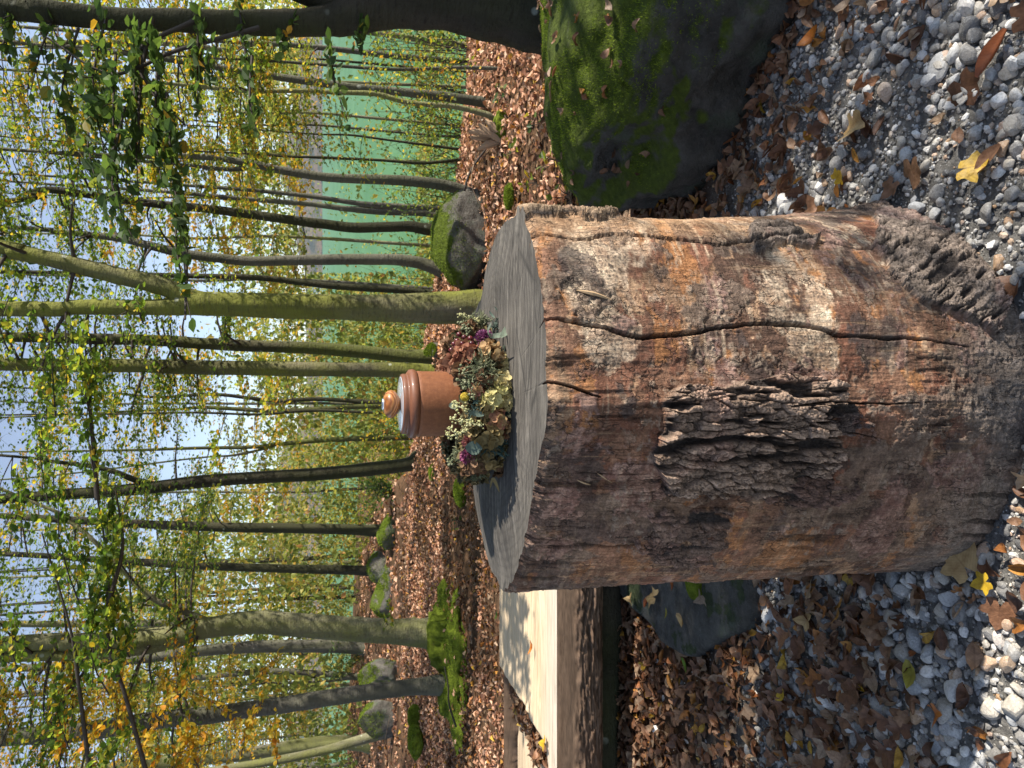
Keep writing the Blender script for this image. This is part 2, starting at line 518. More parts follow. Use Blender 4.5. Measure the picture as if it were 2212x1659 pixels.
gx = np.concatenate([np.linspace(-90, -14, 40), np.linspace(-13.5, -3.1, 40), np.linspace(-3, 3, 90), np.linspace(3.1, 13.5, 40), np.linspace(14, 95, 40)])
gy = np.concatenate([np.linspace(-60, -1, 16), np.linspace(-0.8, 5.2, 90), np.linspace(5.3, 26, 90), np.linspace(26.5, 60, 40), np.linspace(61, 140, 20)])
GX, GY = np.meshgrid(gx, gy)
GZ = ground(GX, GY)
idx = np.arange(GX.size).reshape(GX.shape)
GF = np.stack([idx[:-1, :-1], idx[:-1, 1:], idx[1:, 1:], idx[1:, :-1]], -1).reshape(-1, 4)
gnd = tag(obj('ground', np.stack([GX, GY, GZ], -1).reshape(-1, 3), GF, ground_mat()), kind='structure')

def water_mat():
    m = Mat('green_lake_water', 0.35, 0.1)
    m.p.inputs['IOR'].default_value = 1.06
    P = m.n('NewGeometry').outputs['Position']
    w = m.n('Mapping', {'Vector': P, 'Scale': (0.05, 0.012, 1)}).outputs[0]
    m.color(m.ramp(m.noise(1.0, 4, 0.6, w), [(0.3, (0.065, 0.165, 0.065)), (0.7, (0.10, 0.215, 0.095))]))
    m.bump(m.noise(0.8, 4, 0.6, P), 0.3, 0.5)
    return m.m
lk = np.array([(-4500, 70, LAKE_Z), (4500, 70, LAKE_Z), (4500, 4200, LAKE_Z), (-4500, 4200, LAKE_Z)], float)
lk[:2, 1] = 40
tag(obj('lake_water', lk, np.array([[0, 1, 2, 3]]), water_mat()), kind='structure')

def hills_mat():
    m = Mat('wooded_hills', 0.95, 0.05)
    P = m.n('NewGeometry').outputs['Position']
    c = m.ramp(m.noise(0.010, 9, 0.8, P), [(0.36, (0.015, 0.025, 0.015)), (0.44, (0.09, 0.095, 0.04)), (0.52, (0.24, 0.15, 0.075)), (0.58, (0.05, 0.07, 0.03)), (0.66, (0.16, 0.17, 0.06))])
    m.color(c); m.bump(m.noise(0.09, 8, 0.75, P), 14, 1.0)
    return m.m
hx = np.linspace(-3600, 3600, 340); hy = np.concatenate([np.linspace(1780, 2500, 70), np.linspace(2520, 3600, 16)])
HX, HY = np.meshgrid(hx, hy)
q = np.stack([HX / 520, HY / 520, HX * 0], -1).reshape(-1, 3)
ln_ = np.stack([HX / 420, HX * 0 + .4, HX * 0], -1).reshape(-1, 3)
hh = 34 + 120 * sst(.30, .72, fbm(ln_, 4, 21)).reshape(HX.shape) + 20 * (fbm(q * 2, 3, 25).reshape(HX.shape) - .5) - 60 * sst(2300, 3400, HY)
HZ = LAKE_Z - 6 + sst(1800, 2260, HY + 120 * (fbm(q * 2.5, 3, 31).reshape(HX.shape) - .5)) * hh + 14 * fbm(q * 22, 3, 41).reshape(HX.shape)
idx = np.arange(HX.size).reshape(HX.shape)
HF = np.stack([idx[:-1, :-1], idx[:-1, 1:], idx[1:, 1:], idx[1:, :-1]], -1).reshape(-1, 4)
tag(obj('hills', np.stack([HX, HY, HZ], -1).reshape(-1, 3), HF, hills_mat()), kind='structure')

# ------------------------------------------------------------------ leaf shapes
def grid_leaf(L, W, curl, fold, twist=0.0, na=5, edge=None):
    t = np.linspace(0, 1, na)
    w = np.sin(np.pi * np.clip(t, 0.03, 1) ** 0.85) ** 0.75 if edge is None else edge
    w = np.maximum(w, 0.02)
    V = []
    for k, (a, b) in enumerate(zip(t, w)):
        for s in (-1, 0, 1):
            x = s * W * 0.5 * b
            V.append((x, (a - 0.5) * L, fold * abs(x) + curl * L * (a - 0.5) ** 2 * 2 + twist * s * (a - 0.5) * W))
    F = []
    for k in range(na - 1):
        for s in range(2):
            i = k * 3 + s
            F.append((i, i + 1, i + 4, i + 3))
    return np.array(V), [np.array(F)]
def roll_leaf(L, W, turn):
    """a dried leaf rolled about its midrib"""
    V, F = grid_leaf(L, W, 0.15, 0, 0.2, 6)
    n = 5
    t = np.linspace(0, 1, 6); w = np.sin(np.pi * np.clip(t, 0.05, 0.97)) ** 0.6
    V = []
    for a, b in zip(t, w):
        for s in np.linspace(-1, 1, n):
            ang = s * turn * 0.5; r = W / turn
            V.append((r * math.sin(ang) * b, (a - 0.5) * L, (r - r * math.cos(ang)) * b + 0.12 * L * (a - .5) ** 2))
    F = [(k * n + s, k * n + s + 1, (k + 1) * n + s + 1, (k + 1) * n + s) for k in range(5) for s in range(n - 1)]
    return np.array(V), [np.array(F)]
def maple_leaf(S, curl, seed):
    r_ = np.random.default_rng(seed)
    ang = [-90, -72, -54, -38, -24, -10, 4, 17, 28, 40, 52, 66, 78, 90]
    rad = [0.14, 0.52, 0.66, 0.76, 0.62, 0.60, 0.80, 0.98, 0.80, 0.60, 0.66, 0.82, 0.90, 1.08]
    pts = [(math.cos(R(a)) * q, math.sin(R(a)) * q) for a, q in zip(ang, rad)]
    pts = pts + [(-x, y) for x, y in pts[-2:0:-1]]
    pts = np.array(pts) * S * 0.5
    mid = pts * 0.5
    V = np.vstack([[(0, 0)], mid, pts])
    z = curl * (np.sin(V[:, 0] / S * 5 + r_.uniform(0, 3)) * 0.12 + np.cos(V[:, 1] / S * 6 + r_.uniform(0, 3)) * 0.10) * S + curl * 0.5 * (V ** 2).sum(1) / S
    n = len(pts); j = np.arange(n); k = (j + 1) % n
    T = np.stack([np.zeros(n, int), 1 + j, 1 + k], -1)
    Q = np.stack([1 + j, 1 + n + j, 1 + n + k, 1 + k], -1)
    return np.column_stack([V, z]), [Q, T]
def rhomb(L, W, fold):
    V = np.array([(0, -L / 2, 0), (W / 2, 0, fold * W), (0, L / 2, 0), (-W / 2, 0, fold * W)])
    return V, [np.array([(0, 1, 2), (0, 2, 3)])]
LS = [grid_leaf(.075, .045, .5, .5, .3), grid_leaf(.07, .045, -.4, .7, -.5), grid_leaf(.085, .05, .25, .25, .8), grid_leaf(.06, .04, .9, .3),
      roll_leaf(.08, .055, 3.2), roll_leaf(.075, .05, 4.6), roll_leaf(.09, .06, 2.2), maple_leaf(.12, .9, 1), maple_leaf(.11, 1.3, 2), maple_leaf(.14, .6, 3)]
LP = np.array([.14, .13, .14, .1, .14, .09, .1, .06, .06, .04]); LP /= LP.sum()
def small_leaf(L, W, fold, curl):
    return np.array([(0, -L / 2, 0), (W / 2, -L * .05, fold * W), (W * .3, L * .28, fold * W * .7 + curl * L), (0, L / 2, curl * L * 2), (-W * .3, L * .28, fold * W * .7 + curl * L), (-W / 2, -L * .05, fold * W)]), [np.array([(0, 1, 2, 3), (0, 3, 4, 5)])]
LSF = [small_leaf(.08, .055, .4, .12), small_leaf(.075, .055, -.35, .1), small_leaf(.085, .05, .7, -.1)]

# log / boulder / stone footprints, for keeping loose things out of them
TOP = [(1106, 462), (1130, 456), (1148, 500), (1160, 560), (1172, 640), (1178, 700), (1181, 800), (1186, 870), (1180, 930), (1166, 1000), (1156, 1060),
       (1145, 1120), (1131, 1190), (1114, 1245), (1100, 1276), (1080, 1276), (1060, 1238), (1040, 1165), (1026, 1100), (1018, 1020), (1010, 930), (1008, 850),
       (1012, 760), (1020, 690), (1040, 635), (1046, 590), (1054, 556), (1074, 500), (1090, 478)]
BASE = [(1890, 441), (1960, 455), (2040, 500), (2100, 540), (2150, 590), (2186, 640), (2207, 700), (2220, 780), (2226, 860), (2222, 930), (2205, 1000),
        (2192, 1050), (2170, 1105), (2140, 1150), (2098, 1195), (2050, 1218), (1985, 1231)]
H = 1.25
topP = np.array([atZ(X, Y, H)[:2] for X, Y in TOP])
LC = np.array([(topP[:, 0].max() + topP[:, 0].min()) / 2, (topP[:, 1].max() + topP[:, 1].min()) / 2])
def polar(P):
    d = P - LC
    a = np.arctan2(d[:, 0], -d[:, 1])          # 0 faces the camera, + is to the right
    o = np.argsort(a)
    return a[o], np.hypot(d[:, 0], d[:, 1])[o]
def periodic(a, r, k=9):
    g = np.linspace(-np.pi, np.pi, 721)[:-1]
    v = np.interp(g, np.concatenate([a - 2 * np.pi, a, a + 2 * np.pi]), np.tile(r, 3))
    ker = np.hanning(2 * k + 3)[1:-1]; ker /= ker.sum()
    return g, np.convolve(np.concatenate([v[-k:], v, v[:k]]), ker, 'valid')
ga, RT = periodic(*polar(topP), k=7)
bp = np.array([atZ(X, Y, 0.0)[:2] for X, Y in BASE])
ab, rb = polar(bp)
bk = (np.abs(ga) > 2.0)
ab2 = np.concatenate([ab, ga[bk][::20]]); rb2 = np.concatenate([rb, RT[bk][::20] * 1.1])
o_ = np.argsort(ab2)
_, RB = periodic(ab2[o_], rb2[o_], k=14)
def logR(phi, z):
    t = np.clip(z / H, 0, 1)
    rt = np.interp(phi, ga, RT, period=2 * np.pi); r0 = np.interp(phi, ga, RB, period=2 * np.pi)
    return r0 + (rt - r0) * t ** 0.8
def in_log(x, y, pad=0.0):
    a = np.arctan2(x - LC[0], -(y - LC[1]))
    return np.hypot(x - LC[0], y - LC[1]) < logR(a, 0 * a) + pad
BC, BR = np.array((2.02, 3.12)), np.array((1.12, 0.92))
def in_boulder(x, y, k=1.0): return ((x - BC[0]) / BR[0]) ** 2 + ((y - BC[1]) / BR[1]) ** 2 < k

# ------------------------------------------------------------------ gravel
def pebble_shape(seed, ic, cuts=9, smooth=0.0):
    r_ = np.random.default_rng(seed)
    V, F = ic
    n = r_.normal(size=(cuts, 3)); n /= np.linalg.norm(n, axis=1, keepdims=True)
    d = r_.uniform(0.52, 1.0, cuts)
    dots = V @ n.T
    rad = np.min(np.where(dots > 0.05, d / np.maximum(dots, 0.05), 9), 1)
    rad = np.minimum(rad, 1.05) * (1 - smooth) + smooth * 0.85
    W = V * rad[:, None] * np.array((1, r_.uniform(.62, .9), r_.uniform(.42, .7)))
    return W, F
PEB2 = [pebble_shape(i, ICO3, 12, 0.08 if i % 3 else 0.35) for i in range(14)]
PEB1 = [pebble_shape(50 + i, ICO2, 9, 0.08 if i % 3 else 0.35) for i in range(10)]
PEB0 = [pebble_shape(90 + i, ICO1, 6, 0.3) for i in range(6)]
def randrot(n, tilt=0.5):
    a = rng.uniform(0, 2 * np.pi, n)
    yd = np.stack([np.cos(a), np.sin(a), rng.normal(0, tilt * 0.5, n)], -1)
    zd = np.stack([rng.normal(0, tilt, n), rng.normal(0, tilt, n), np.ones(n)], -1)
    return rot_from(zd, yd)
LOGPOLY = TOP[:16] + []
LOGIMG = [(1150, 455), (1400, 447), (1890, 441), (1960, 455), (2040, 500), (2150, 590), (2212, 690), (2212, 1000), (2140, 1150), (2050, 1218), (1985, 1231),
          (1500, 1250), (1100, 1276), (1018, 1020), (1018, 690), (1074, 500)]
BOULIMG = [(1195, -50), (1200, 200), (1240, 375), (1290, 402), (1400, 390), (1500, 345), (1560, 230), (1620, 120), (1700, -50)]
BENCHIMG = [(1078, 1278), (1312, 1275), (1312, 1659), (1078, 1659)]
def seen(P, sz):
    X, Y, w = proj(P)
    vis = (X > 0) & (X < 2212) & (Y > 0) & (Y < 1659) & ~inpoly(X, Y, LOGIMG) & ~inpoly(X, Y, BOULIMG) & ~inpoly(X, Y, BENCHIMG)
    return np.where(vis, sz / w, 0)
def gravel_prob(x, y):
    w = fbm(np.stack([x * 2.2, y * 2.2, 0 * x], -1), 3, 61) - .5
    edge = np.where(x > 0, 2.85, 2.65) + w * 0.9
    p = 1 - sst(edge - 0.25, edge + 0.2, y)
    bare = sst(0.52, 0.66, fbm(np.stack([x * 3 + 9, y * 3, 0 * x], -1), 3, 71))
    return np.clip(p * (1 - 0.0 * bare), 0.05, 1)
NP = 44000
px_ = rng.uniform(-2.7, 2.7, NP); py_ = rng.uniform(1.05, 3.5, NP)
keep = ((np.abs(px_) < 0.45 + py_ * 0.52) | (rng.random(NP) < .22)) & (rng.random(NP) < gravel_prob(px_, py_)) & ~in_log(px_, py_, 0.01) & ~in_boulder(px_, py_, 0.92)
px_, py_ = px_[keep], py_[keep]
ps_ = np.clip(rng.lognormal(np.log(0.0106), 0.45, len(px_)), 0.005, 0.036)
ps_ *= 0.86 + 0.34 * sst(0.4, 0.6, fbm(np.stack([px_ * 1.7, py_ * 1.7, 0 * px_], -1), 2, 81))
pz_ = ground(px_, py_) + ps_ * rng.uniform(0.05, 0.42, len(px_))
PP = np.stack([px_, py_, pz_], -1)
order = np.argsort(-seen(PP, ps_))
big, rest = order[:300], order[300:]
protos = [mesh_np('pebble', V, F, m_peb1, False) for V, F in PEB2]
RB_ = randrot(len(big), 0.35)
for k, i in enumerate(big):
    o = link('pebble', protos[k % len(protos)], gnd)
    M = Matrix(RB_[k].tolist()).to_4x4() @ Matrix.Diagonal((*(ps_[i] * np.array((1.0, 1.0, 1.0))), 1))
    M.translation = PP[i]
    o.matrix_local = M
bb = Bag()
rp = rest
for lo, hi, shp in ((0.0172, 1, PEB1), (0.0, 0.0172, PEB0)):
    s = rp[(ps_[rp] >= lo) & (ps_[rp] < hi)]
    ch = rng.integers(0, len(shp), len(s))
    for k, (V, F) in enumerate(shp):
        q = s[ch == k]
        if len(q): bag_inst(bb, V, [F], PP[q], randrot(len(q), .4), ps_[q])
# fine grit between the stones
NG = 30000
x = rng.uniform(-1.8, 1.8, NG); y = rng.uniform(1.1, 3.2, NG)
k_ = (rng.random(NG) < gravel_prob(x, y) + 0.1) & ~in_log(x, y, 0.0) & ~in_boulder(x, y, .92) & (np.abs(x) < 0.45 + y * 0.52)
x, y = x[k_], y[k_]
V0, F0 = pebble_shape(200, (np.array([(0, 0, 1), (1, 0, 0), (0, 1, 0), (-1, 0, 0), (0, -1, 0), (0, 0, -1.)]),
                            np.array([(0, 1, 2), (0, 2, 3), (0, 3, 4), (0, 4, 1), (5, 2, 1), (5, 3, 2), (5, 4, 3), (5, 1, 4)])), 6, 0.4)
bag_inst(bb, V0, [F0], np.stack([x, y, ground(x, y) + 0.001], -1), randrot(len(x), .5), rng.uniform(0.002, 0.006, len(x)))
tag(bb.make('gravel', m_peb, gnd, False), kind='stuff')

# ------------------------------------------------------------------ fallen leaves
def near_prob(x, y):
    n = fbm(np.stack([x * 2.6, y * 2.6, 0 * x], -1), 3, 91)
    left = 0.22 + 0.8 * sst(1.55, 2.15, y)
    right = 0.06 + 0.30 * sst(0.55, 0.75, n) + 0.9 * sst(2.3, 2.9, y)
    nearb = np.exp(-((((x - BC[0]) / BR[0]) ** 2 + ((y - BC[1]) / BR[1]) ** 2) ** 0.5 - 1.0) * 3.0)
    right = np.maximum(right, np.clip(nearb * 1.15, 0, 1) * 1.2)
    p = np.where(x < -0.15, left, right)
    return np.clip(p * (0.55 + 0.9 * n), 0, 1)
NL = 17500
x = rng.uniform(-3.2, 3.2, NL); y = rng.uniform(1.15, 4.6, NL)
k_ = (rng.random(NL) < near_prob(x, y)) & ~in_log(x, y, 0.03) & ~in_boulder(x, y, .95) & (np.abs(x) < 0.9 + y * 0.6)
x, y = x[k_], y[k_]
n = len(x)
z = ground(x, y) + rng.uniform(0.008, 0.035, n)
LPs = np.stack([x, y, z], -1); lsz = rng.uniform(0.5, 0.95, n)
Rl = randrot(n, 0.45)
kind = rng.choice(len(LS), n, p=LP)
order = np.argsort(-seen(LPs, lsz))
lprot = [mesh_np('fallen_leaf', V, F, m_litter1, True) for V, F in LS]
for i in order[:300]:
    o = link('fallen_leaf', lprot[kind[i]], gnd)
    M = Matrix(Rl[i].tolist()).to_4x4() @ Matrix.Diagonal((lsz[i], lsz[i], lsz[i], 1)); M.translation = LPs[i]
    o.matrix_local = M
bl = Bag()
rs = order[300:]
for k, (V, F) in enumerate(LS):
    q = rs[kind[rs] == k]
    if len(q): bag_inst(bl, V, F, LPs[q], Rl[q], lsz[q])
# litter behind the log, up to the edge of the slope and over it
def scatter(N, ylo, yhi, spread, smin, smax, over):
    y = np.sqrt(rng.uniform(ylo ** 2, yhi ** 2, N)); x = rng.uniform(-1, 1, N) * (y * spread + 0.4)
    k = (y < crest(x) + over) & ~in_boulder(x, y, .97) & ~in_log(x, y, .03)
    x, y = x[k], y[k]
    return np.stack([x, y, ground(x, y) + rng.uniform(0.004, 0.05, len(x))], -1), rng.uniform(smin, smax, len(x))
bf = Bag(); bd = Bag()
for N, ylo, yhi, a, b, over in ((54000, 3.4, 14, .45, .95, 2.5), (26000, 14, 40, .9, 1.8, 1.0)):
    P, s = scatter(N, ylo, yhi, 0.6, a, b, over)
    ch = rng.integers(0, 3, len(P))
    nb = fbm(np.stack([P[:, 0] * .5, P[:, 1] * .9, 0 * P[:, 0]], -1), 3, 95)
    path = (P[:, 0] < -.9) & (P[:, 1] > 6.9 + (nb - .5) * 2.4) & (P[:, 1] < 9.2 + (nb - .5) * 2.0)  # band of tree shade put into the colour: darker, thinned leaves
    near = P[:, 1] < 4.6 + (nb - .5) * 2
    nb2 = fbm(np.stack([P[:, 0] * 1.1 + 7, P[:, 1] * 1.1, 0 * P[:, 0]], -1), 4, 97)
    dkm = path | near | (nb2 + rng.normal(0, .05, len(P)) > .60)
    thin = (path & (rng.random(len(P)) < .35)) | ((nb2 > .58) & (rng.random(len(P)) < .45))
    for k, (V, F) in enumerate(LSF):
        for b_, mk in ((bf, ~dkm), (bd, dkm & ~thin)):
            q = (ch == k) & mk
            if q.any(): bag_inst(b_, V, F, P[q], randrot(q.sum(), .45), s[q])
tag(bl.make('leaf_litter', m_litter, gnd), kind='stuff')
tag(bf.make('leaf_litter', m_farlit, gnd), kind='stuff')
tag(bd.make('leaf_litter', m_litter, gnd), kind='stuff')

# single leaves that stand out
def lone(name, label, X, Y, shape, mat, s=1.0, z=None, yaw=0.0, tilt=0.2, lift=0.03, grp=None):
    if z is None:
        p = atZ(X, Y, 0.0); p[2] = gz(p[0], p[1]) + lift
    else:
        p = atZ(X, Y, z + lift); 
    o = link(name, mesh_np(name, shape[0] * s, shape[1], mat), None, p)
    o.rotation_euler = (tilt, tilt * .6, R(yaw))
    tag(o, label, 'leaf', grp)
    return o
FL = 'fallen leaves that stand out on the gravel'
lone('fallen_leaf', 'yellow heart shaped leaf lying flat on gravel right of the log', 1822, 385, maple_leaf(.1, .35, 5), m_leaf_yellow, .75, yaw=200, grp=FL)
lone('fallen_leaf', 'big tan lobed leaf curled on the gravel below the mossy boulder', 1860, 270, maple_leaf(.14, .9, 7), m_leaf_tan, .95, yaw=80, grp=FL)
lone('fallen_leaf', 'rust brown curled leaf pair on white pebbles in the sunny corner', 2165, 120, roll_leaf(.11, .06, 2.6), m_leaf_rust, 1.1, yaw=60, grp=FL)
lone('fallen_leaf', 'bright orange leaf at the foot of the mossy boulder', 1765, 85, grid_leaf(.1, .06, .5, .4), m_leaf_orange, .95, yaw=20, grp=FL)
lone('fallen_leaf', 'pointed green leaf lying beside the flat stone', 1495, 1435, grid_leaf(.09, .045, .3, .4), m_leaf_green, .95, yaw=150, grp=FL)
lone('fallen_leaf', 'large ochre oval leaf with holes among gravel left of the log', 1990, 1455, grid_leaf(.09, .065, .35, .3), m_leaf_olive, .9, yaw=100, grp=FL)
lone('fallen_leaf', 'big yellow brown maple leaf touching the base of the log', 2105, 1215, maple_leaf(.15, .5, 9), m_leaf_tan, .95, yaw=-40, grp=FL)
lone('fallen_leaf', 'small lemon yellow lobed leaf overlapping the big maple leaf', 2160, 1255, maple_leaf(.1, .4, 11), m_leaf_yellow, .7, yaw=30, lift=.045, grp=FL)
lone('fallen_leaf', 'small amber leaf among dead brown leaves left of the flat stone', 1705, 1500, grid_leaf(.07, .05, .4, .4), m_leaf_yellow, .85, yaw=60, grp=FL)
lone('fallen_leaf', 'orange triangular leaf on pebbles at the lower left', 2040, 1535, maple_leaf(.1, .8, 13), m_leaf_orange, .8, yaw=120, grp=FL)
lone('fallen_leaf', 'pale yellow folded leaf beside the flat stone edge', 1640, 1315, roll_leaf(.08, .05, 1.8), m_leaf_olive, .9, yaw=100, grp=FL)
lone('fallen_leaf', 'tan crinkled leaf with long stalk in the middle of the left litter', 1760, 1340, maple_leaf(.11, 1.0, 15), m_leaf_tan, .75, yaw=10, grp=FL)
# ------------------------------------------------------------------ the standing log
def log_mat():
    m = Mat('weathered_log_wood', 0.74, 0.22)
    c = m.attr()
    lng = m.n('Mapping', {'Vector': m.pos, 'Scale': (1, 1, 0.16)}).outputs[0]
    acr = m.n('Mapping', {'Vector': m.pos, 'Scale': (0.22, 0.22, 1)}).outputs[0]
    f = m.ramp(m.noise(150, 4, 0.7, lng), [(0.30, (0.66, 0.64, 0.63)), (0.5, (1.0, 1.0, 1.0)), (0.72, (1.3, 1.28, 1.25))])
    c = m.mix(0.7, c, f, 'MULTIPLY')
    f3 = m.ramp(m.noise(190, 5, 0.75), [(0.32, (0.45, 0.43, 0.42)), (0.5, (1.0, 1.0, 1.0)), (0.68, (1.5, 1.5, 1.48))])
    c = m.mix(0.75, c, f3, 'MULTIPLY')
    f2 = m.ramp(m.noise(26, 6, 0.75), [(0.32, (0.62, 0.58, 0.56)), (0.62, (1.2, 1.2, 1.2))])
    c = m.mix(0.8, c, f2, 'MULTIPLY')
    ck = m.n('TexVoronoi', {'Vector': m.mix(0.03, lng, m.n('TexNoise', {'Vector': m.pos, 'Scale': 30.0}).outputs[1], 'ADD'), 'Scale': 60.0}, feature='DISTANCE_TO_EDGE')
    km = m.math('MULTIPLY', m.ramp(ck.outputs['Distance'], [(0.0, 1.0), (0.05, 0.0)]), m.ramp(m.noise(14, 3, 0.6), [(0.46, 0.0), (0.6, 0.75)]))
    c = m.mix(km, c, (0.03, 0.023, 0.02))
    m.color(c)
    h = m.math('ADD', m.math('ADD', m.noise(120, 5, 0.7, lng), m.math('MULTIPLY', m.noise(90, 6, 0.75), 0.9)), m.math('MULTIPLY', m.noise(60, 5, 0.7, acr), 0.4))
    h = m.math('SUBTRACT', h, m.math('MULTIPLY', km, 0.8))
    m.bump(h, 0.010, 1.0)
    return m.m
m_log = log_mat()
u_ = np.linspace(-1, 1, 500)
phi = np.concatenate([np.arcsin(u_ * 0.985) * 1.12, np.linspace(np.arcsin(.985) * 1.12, 2 * np.pi - np.arcsin(.985) * 1.12, 52)[1:-1]])
zr = np.linspace(-0.03, H, 570)
PH, ZZ = np.meshgrid(phi, zr)
shape = PH.shape
ph = PH.ravel(); zz = ZZ.ravel()
Rl_ = logR(ph, zz)
sx = ph * 0.48
def G(fs, fz, seed, o=4, g=0.5): return fbm(np.stack([sx * fs, zz * fz, np.full_like(sx, seed * 3.7)], -1), o, seed, g)
base = np.stack([LC[0] + Rl_ * np.sin(ph), LC[1] - Rl_ * np.cos(ph), zz], -1)
IX, IY, IW = proj(base)
front = (np.abs(ph) < 1.75)
w1, w2 = G(5, 4, 1) - .5, G(6, 5, 2) - .5
w3, w4 = G(30, 18, 3) - .5, G(28, 20, 4) - .5
big_s = sx + 0.06 * w1 + 0.016 * w3
big_z = zz + 0.08 * w2 + 0.02 * w4
# growth direction swirls a little near the foot
grain = G(85, 5, 5, 5, .6); hatch = G(9, 150, 6, 4, .6); mott = G(16, 16, 7, 5, .6); blot = G(7, 6, 8, 4)
def N_(fs, fz, seed, o=5, g=.55): return fbm(np.stack([big_s * fs, big_z * fz, np.full_like(sx, seed * 3.7)], -1), o, seed, g)
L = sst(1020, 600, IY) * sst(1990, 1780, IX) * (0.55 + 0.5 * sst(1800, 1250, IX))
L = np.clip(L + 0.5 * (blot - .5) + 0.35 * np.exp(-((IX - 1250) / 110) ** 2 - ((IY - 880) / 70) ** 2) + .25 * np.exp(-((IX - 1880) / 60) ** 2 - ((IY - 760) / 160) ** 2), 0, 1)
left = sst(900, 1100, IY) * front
fine1, fine2 = G(70, 80, 61, 4, .65), G(150, 170, 62, 3, .7)
rag = .13 * (fine1 - .5) + .08 * (fine2 - .5)
C = np.array((.088, .054, .040)) + (np.array((.205, .115, .075)) - np.array((.088, .054, .040))) * sst(.36, .64, N_(5, 7, 41))[:, None]
D = np.zeros(len(ph))
def layer(fs, fz, seed, t, colr, alpha=1.0, up=0.0, soft=.014, col2=None):
    global C, D
    n = N_(fs, fz, seed)
    k = sst(t - soft, t + soft, n + rag) * alpha
    cc = np.array(colr)
    if col2 is not None:
        cc = cc + (np.array(col2) - cc) * sst(.40, .60, fine1 * .5 + .5 * G(25, 22, seed + 7, 3))[:, None]
    C = C * (1 - k[:, None]) + cc * k[:, None]
    D = D + up * k
    return k
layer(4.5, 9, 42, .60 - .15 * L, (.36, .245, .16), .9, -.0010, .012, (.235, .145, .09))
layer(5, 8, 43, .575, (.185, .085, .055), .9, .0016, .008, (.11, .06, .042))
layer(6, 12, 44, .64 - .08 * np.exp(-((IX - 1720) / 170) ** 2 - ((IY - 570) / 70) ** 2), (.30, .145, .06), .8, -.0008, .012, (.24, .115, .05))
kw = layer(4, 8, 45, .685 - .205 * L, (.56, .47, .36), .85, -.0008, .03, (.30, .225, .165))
layer(6, 7, 46, .60 - .06 * left, (.052, .043, .042), .8, .0, .02)
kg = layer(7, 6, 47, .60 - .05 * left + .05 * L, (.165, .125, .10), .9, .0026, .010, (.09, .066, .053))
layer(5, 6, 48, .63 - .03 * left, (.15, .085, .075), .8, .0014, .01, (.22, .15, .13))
# little dark mould specks in the bleached wood
s1, s2, sc_ = worley((sx + .004 * w3) / .0078, (zz + .004 * w4) / .0088, 23)
spk = sst(.46, .26, s1 + .25 * (fine2 - .5)) * sst(.44, .58, N_(9, 11, 49, 3)) * (sc_ > .25)
spk = spk * (.15 + .85 * kw)
C = C * (1 - .8 * spk[:, None]) + np.array((.055, .05, .047)) * (.8 * spk)[:, None]
# bleached streaks across, torn light fibres along
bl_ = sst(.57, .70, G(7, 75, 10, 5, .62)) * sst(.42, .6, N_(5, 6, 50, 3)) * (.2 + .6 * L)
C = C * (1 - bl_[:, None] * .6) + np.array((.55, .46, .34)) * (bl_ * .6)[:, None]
lf_ = sst(.60, .70, G(95, 4.5, 51, 4, .6)) * sst(.47, .6, N_(4, 5, 52, 3))
C = C * (1 - .45 * lf_[:, None]) + np.array((.36, .25, .16)) * (.45 * lf_)[:, None]
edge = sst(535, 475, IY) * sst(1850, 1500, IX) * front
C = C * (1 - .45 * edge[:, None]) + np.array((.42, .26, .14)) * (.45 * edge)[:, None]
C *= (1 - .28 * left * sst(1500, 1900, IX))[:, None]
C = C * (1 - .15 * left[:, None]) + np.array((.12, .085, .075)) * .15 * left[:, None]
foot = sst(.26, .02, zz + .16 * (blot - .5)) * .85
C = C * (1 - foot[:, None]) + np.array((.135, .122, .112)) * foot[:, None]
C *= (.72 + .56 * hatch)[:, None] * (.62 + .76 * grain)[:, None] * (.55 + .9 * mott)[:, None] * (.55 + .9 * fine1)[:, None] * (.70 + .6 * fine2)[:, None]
C *= np.array((.98, .94, .90)) * (1.42 + .60 * left)[:, None] * (1 + left[:, None] * np.array((.06, -.01, -.11)))  # left side raised and warmed in colour to offset the bluish shade
D += 0.022 * (G(3.2, 2.2, 11, 3) - .5) + 0.008 * (G(14, 9, 12, 4) - .5) + 0.004 * (grain - .5) + .004 * (mott - .5) + .003 * (fine1 - .5) + .004 * kg * (fine1 - .5)
flk = sst(.60, .68, G(42, 60, 64, 4, .65)) * sst(.42, .56, N_(6, 6, 65, 3)) * front
C = C * (1 - .6 * flk[:, None]) + np.array((.42, .33, .25)) * (.6 * flk)[:, None]
D += .0015 * flk
# torn fibres
fib = sst(.58, .66, G(60, 3.2, 14, 4, .6)) * sst(.46, .60, G(5, 4, 15, 3)) * sst(600, 800, IY)
D -= .005 * fib; C *= (1 - .6 * fib)[:, None]
